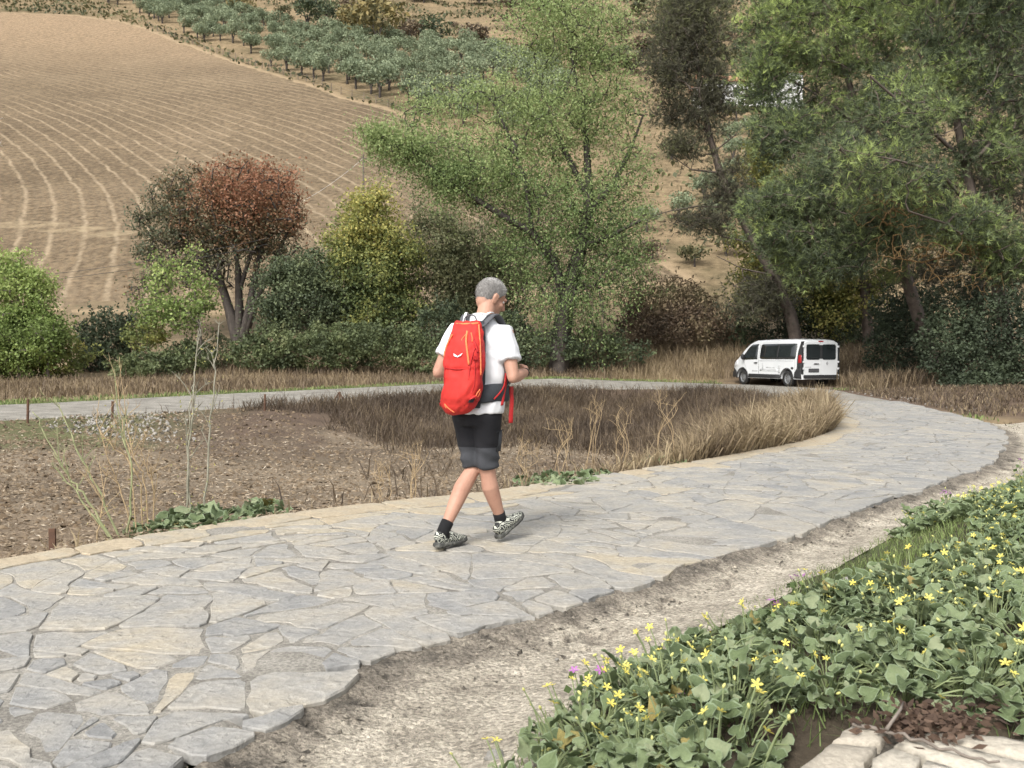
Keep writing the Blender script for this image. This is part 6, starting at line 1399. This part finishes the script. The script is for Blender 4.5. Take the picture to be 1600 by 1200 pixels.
def frames(n, tilt):
    d = rng.uniform(0, 2 * math.pi, n); nrm = np.stack([tilt * rng.normal(size=n), tilt * rng.normal(size=n), np.ones(n)], -1); nrm /= np.linalg.norm(nrm, axis=1)[:, None]
    y = np.stack([np.cos(d), np.sin(d), 0 * d], -1); y -= nrm * (y * nrm).sum(1)[:, None]; y /= np.linalg.norm(y, axis=1)[:, None]
    return np.stack([np.cross(y, nrm), y, nrm], 2)                      # columns x, y, z
def leafy(name, label, cat, group, x, y, rad, hgt, nl, size, single, flowers, buds, purple=0, z=None):
    base = np.array([x, y, gz(x, y) if z is None else z]); r = empty(name, tuple(base)); tag(r, label, cat, group)
    a = rng.uniform(0, 6.28, nl); q = np.sqrt(rng.uniform(size=nl)) * rad; pos = np.stack([q * np.cos(a), q * np.sin(a), 0 * q], -1)
    gzv = terrain(base[0] + pos[:, 0], base[1] + pos[:, 1]) - base[2] if z is None else np.zeros(nl)
    pos[:, 2] = gzv + hgt * (1 - .55 * (q / rad) ** 2) * rng.uniform(.3, 1.05, nl) + .015
    fr_ = frames(nl, .55); sc_ = size * rng.uniform(.45, 1.55, nl); st = MB(); joined = MB(); je = []
    for i in range(nl):
        k = rng.integers(8)
        if single and rng.uniform() < .018: k = 8 + rng.integers(2)
        if single:
            o = bpy.data.objects.new('leaf', leaf_me[k]); COL.objects.link(o); o.parent = r
            o.matrix_local = Matrix.Translation(pos[i]) @ Matrix(((fr_[i] * sc_[i]).tolist())).to_4x4()
        else:
            V, F, e = LEAF[k]; joined.add(V @ (fr_[i] * sc_[i]).T + pos[i], F, rng.uniform(.1, .9)); je.append(e)
        b0 = pos[i] * [.25, .25, 0] + [0, 0, gzv[i]]; w = .0028
        st.tube([b0, b0 + (pos[i] - b0) * .55 + [0, 0, .02], pos[i]], [w * 1.3, w, w * .8], 3, cap=False)
    def put(me, n, lo, hi, s_, nm, top):
        for _ in range(n):
            a_, q_ = rng.uniform(0, 6.28), math.sqrt(rng.uniform()) * rad * .95; p_ = np.array([q_ * math.cos(a_), q_ * math.sin(a_), hgt * rng.uniform(lo, hi)])
            o = bpy.data.objects.new(nm, me); COL.objects.link(o); o.parent = r; s__ = s_ * rng.uniform(.75, 1.2)
            o.matrix_local = Matrix.Translation(p_) @ Matrix((frames(1, .7)[0] * s__).tolist()).to_4x4()
            st.tube([p_ * [.7, .7, 0], p_ * [.85, .85, .6], p_], [.003, .0025, .002], 4, cap=False)
    put(flower_me, flowers, .8, 1.2, .0145, 'flower', 1); put(bud_me, buds, .6, 1.25, .0095, 'bud', 1); put(purple_me, purple, .9, 1.3, .014, 'flower', 1)
    if not single:
        me = joined.mesh('foliage', m_ecb, True); at_ = me.attributes.new('edge', 'FLOAT', 'POINT'); at_.data.foreach_set('value', np.concatenate(je).astype(np.float32)); tag(link('foliage', me, r), kind='stuff')
    st.build('stem', m_stem, r)
    return r
pts = []
for _ in range(30000):
    y = rng.uniform(2.45, 11.5); x = rng.uniform(-.2, y * .56 + .3)
    if len(pts) > 150: break
    X_, Y_ = np.array([x]), np.array([y])
    if not in_poly(X_, Y_, BANKPOLY)[0]: continue
    d = dist_line(X_, Y_, BANK)[0]
    g_ = .17 + .8 * sm((y - 3.6) / .7) * sm((7.0 - y) / 1.2) + .1 * fbm(X_, Y_, 1.6, 2, 93)[0]            # a strip of open grass along the gutter in the middle
    if d < g_: continue
    if x > .24 * y - .06 and y < 2.9: continue                  # the stone border
    if fbm(X_, Y_, .9, 2, 91)[0] < -.42: continue
    if any((x - p[0]) ** 2 + (y - p[1]) ** 2 < (.19 + .012 * y) ** 2 for p in pts): continue
    pts.append((x, y, d))
pts.sort(key=lambda p: p[1]); hero = 0
for i, (x, y, d) in enumerate(pts):
    near = y < 4.7; fl = int(rng.choice([0, 1, 3, 5, 8, 12], p=[.1, .1, .15, .23, .24, .18]))
    what = 'densely yellow-flowered' if fl >= 6 else 'sparsely yellow-flowered' if fl > 0 else 'flowerless'
    where = ('along the gutter edge of the near bank' if d < .42 else 'right behind the stone border' if y < 3.2 and x > .45 else 'in the middle of the near bank') if near else ('at the grass strip farther along the bank' if d < 1.0 else 'high on the bank towards the lane bend')
    leafy('cucumber_plant', what + ' grey-green leafy plant ' + where, 'plant', what + ' leafy plants ' + where, x, y, rng.uniform(.2, .29), rng.uniform(.07, .15), int(rng.uniform(54, 84)), .043 + .002 * y, near, fl, fl + 2)
for px, py, D_, rad, hg, nl, lab in [(330, 806, 7.45, .42, .17, 120, 'long green leafy clump growing over the near path edge by the dead stalks'), (255, 822, 7.1, .25, .12, 60, 'low leafy clump at the left end of the edge greenery'), (415, 797, 7.9, .22, .15, 60, 'leafy clump at the right end of the edge greenery'),
                                     (885, 745, 9.75, .45, .16, 110, 'green leafy clump on the path edge right of the walker'), (945, 738, 10.3, .25, .12, 60, 'smaller leafy clump touching the right side of the edge clump'), (1045, 725, 11.5, .36, .13, 80, 'farthest green clump on the path edge, with pale flowers')]:
    p = P(px, py, D_); leafy('edge_plant', lab, 'plant', None, p[0] - .08, p[1] + .22, rad, hg, nl, .085, True, 5 if px > 1000 else 0, 4 if px > 1000 else 0, z=-.1)
# purple mallows
m_mal = m_leaf_wil
for px, py, D_, h, n, lab in [(1480, 838, 7.6, .24, 5, 'tall mallow stem with pink-purple flowers at the bank top'), (1590, 830, 7.8, .34, 4, 'mallow with pink flowers at the right border'), (1205, 1120, 3.75, .17, 2, 'single purple flower among the leaves above the stone border'), (905, 1110, 3.6, .15, 2, 'purple flower among yellow ones near the bank tip'),
                              (1040, 1190, 3.15, .06, 2, 'lowest purple flower close to the ground on the bank'), (1245, 945, 5.2, .1, 3, 'small pale purple flowers in the grass strip by the pink rock')]:
    p = P(px, py, D_); base = np.array([p[0], p[1], gz(p[0], p[1])]); o = empty('mallow_plant', tuple(base)); tag(o, lab, 'flower'); hh_ = max(h, p[2] - base[2] + h * .5)
    s_ = MB(); 
    for i in range(n):
        t_ = np.array([rng.normal() * .035, rng.normal() * .035, hh_ * rng.uniform(.75, 1.05)]); s_.tube([(0, 0, 0), t_ * .5 + [.005, 0, 0], t_], [.003, .0028, .002], 5)
        f_ = bpy.data.objects.new('flower', purple_me); COL.objects.link(f_); f_.parent = o; f_.matrix_local = Matrix.Translation(t_) @ Matrix((frames(1, .6)[0] * .017).tolist()).to_4x4()
    s_.build('stem', m_stem, o)
    c_ = unit(14) * [.05, .05, hh_ * .4] + [0, 0, hh_ * .45]; V, F = leaf_quads(c_, .035, 1.2); link('foliage', raw_mesh('foliage', V, F, m_mal, False, {'tint': np.repeat(rng.uniform(.2, .7, 14), 4)}), o)

# ------------------------------------------------------------------ stone border in the near right corner
m_border = mat('limestone', [(0.257, 0.234, 0.195), (0.367, 0.328, 0.265), (0.445, 0.406, 0.335), (0.484, 0.448, 0.382)], 2.4, .9, .9, 24, attr='tint', attr_w=.6, noise_w=.8, fine=.32, fscale=60, bdist=.012)
ZB = .33
def at_z(px, py, z):
    a = (600 - py) / FPX; dy = math.cos(PITCH) + a * math.sin(PITCH); dz = -math.sin(PITCH) + a * math.cos(PITCH); D_ = (z - CAM_H) / dz * dy; return P(px, py, D_)
o0 = at_z(1240, 1200, ZB); wall = empty('stone_border', tuple(o0)); tag(wall, 'low border of worn limestone slabs in the near corner of the flower bank', 'wall')
for pl_, tn in [([(1300, 1158), (1334, 1131), (1388, 1139), (1374, 1160)], .3), ([(1222, 1218), (1298, 1161), (1371, 1164), (1352, 1188), (1336, 1225)], .35), ([(1346, 1222), (1362, 1186), (1396, 1168), (1438, 1182), (1420, 1225)], .85), ([(1398, 1160), (1420, 1150), (1502, 1166), (1640, 1200), (1640, 1222), (1500, 1200), (1440, 1178)], .75),
               ([(1426, 1228), (1446, 1186), (1500, 1205), (1620, 1228)], .95), ([(1432, 1146), (1500, 1142), (1640, 1165), (1640, 1192), (1506, 1162)], .45), ([(1180, 1262), (1220, 1220), (1335, 1228), (1330, 1270)], .4), ([(1338, 1270), (1345, 1228), (1480, 1232), (1640, 1232), (1640, 1270)], .7)]:
    w3 = np.array([at_z(px, py, ZB) for px, py in pl_]); d = []
    for i in range(len(w3)):
        a, c = w3[i], w3[(i + 1) % len(w3)]; k = max(2, int(np.linalg.norm(c - a) / .03)); nn_ = np.array([c[1] - a[1], a[0] - c[0], 0]) / (np.linalg.norm(c - a) + 1e-9)
        d += [a + (c - a) * t / k + (nn_ * rng.normal() * .0035 if t else 0) for t in range(k)]
    d = np.array(d) - o0; n = len(d); c = d.mean(0); low = d - [0, 0, .22]; rim = d - np.array([0, 0, .012]) + rng.normal(size=(n, 3)) * .002; top = c + (d - c) * .95; mid_ = c + (d - c) * .5
    top[:, 2] += .004 * vnoise(top * 14, 3); mid_[:, 2] += .008 * vnoise(mid_ * 14, 5)
    F = [[i + k * n, (i + 1) % n + k * n, (i + 1) % n + (k + 1) * n, i + (k + 1) * n] for k in range(3) for i in range(n)] + [[3 * n + i, 3 * n + (i + 1) % n, 4 * n] for i in range(n)]
    link('stone', raw_mesh('stone', np.concatenate([low, rim, top, mid_, [c]]), F, m_border, True, {'tint': np.full(4 * n + 1, tn)}), wall)
fill_ = MB(); q = [at_z(px, py, ZB - .03) - o0 for px, py in [(1190, 1280), (1325, 1142), (1400, 1140), (1640, 1160), (1640, 1280)]]; q = np.array(q); lowq = q - [0, 0, .2]
fill_.add(np.concatenate([q, lowq]), [[0, 1, 2, 3, 4]] + [[i, (i + 1) % 5, 5 + (i + 1) % 5, 5 + i] for i in range(5)]).build('mortar', m_gutter, wall)
# fallen twig and dead leaves on it
a_ = [at_z(px, py, ZB + .015) for px, py in [(1330, 1128), (1385, 1140), (1440, 1158), (1500, 1176), (1565, 1192)]]; tw_ = MB(); tw_.tube(crom(np.array(a_) - a_[0], 4) + .004 * rng.normal(size=(17, 3)), np.linspace(.006, .003, 17), 7); tw_.tube(np.array([a_[1], a_[1] + [.06, .06, .03], a_[1] + [.1, .14, .02]]) - a_[0], [.005, .004, .002], 5)
o = tw_.build('dead_twig', mat('twig_grey', [(.10, .08, .065), (.22, .19, .16)], 12, .9), None, True); o.location = a_[0]; tag(o, 'grey-brown dead branch lying across the limestone border', 'branch')
n = 420; px_ = rng.normal(1455, 45, n); py_ = rng.normal(1128, 14, n); C = np.array([at_z(a, c, ZB - .005 + .03 * rng.uniform()) for a, c in zip(px_, py_)])
px2, py2 = rng.uniform(860, 1240, 150), rng.uniform(1120, 1215, 150); C2 = np.array([at_z(a, c, .06) for a, c in zip(px2, py2)]); C2[:, 2] = terrain(C2[:, 0], C2[:, 1]) + .015; C = np.concatenate([C, C2]); n = len(C)
ax = unit(n); ax[:, 2] *= .3; V, F = leaf_quads(C, .032, 2.1, ax * 3); tag(link('leaf_litter', raw_mesh('leaf_litter', V, F, m_deadleaf, False, {'tint': np.repeat(rng.uniform(0, 1, n), 4)})), kind='stuff')
# crumbs of concrete and grit along the broken path edge
i_ = rng.integers(0, len(GUT) - 1, 3500); t_ = np.abs(rng.normal(size=3500)) * .3; x = GUT[i_, 0] + (GUT[i_, 2] - GUT[i_, 0]) * t_ + rng.normal(size=3500) * .06; y = GUT[i_, 1] + (GUT[i_, 3] - GUT[i_, 1]) * t_ + rng.normal(size=3500) * .06
s_ = .003 + .014 * rng.uniform(size=3500) ** 4; V = np.stack([x, y, -.025 - .05 * np.sin(np.clip(t_, 0, 1) * 3.14) + s_ * .3], -1)[:, None] + (OC[None] + .3 * rng.normal(size=(3500, 5, 3))) * s_[:, None, None]; F = (np.arange(3500)[:, None, None] * 5 + OF[None]).reshape(-1, 3)
tag(link('grit', raw_mesh('grit', V.reshape(-1, 3), F, m_gutter, False, {'tint': np.repeat(rng.uniform(0, .6, 3500), 5)})), kind='stuff')
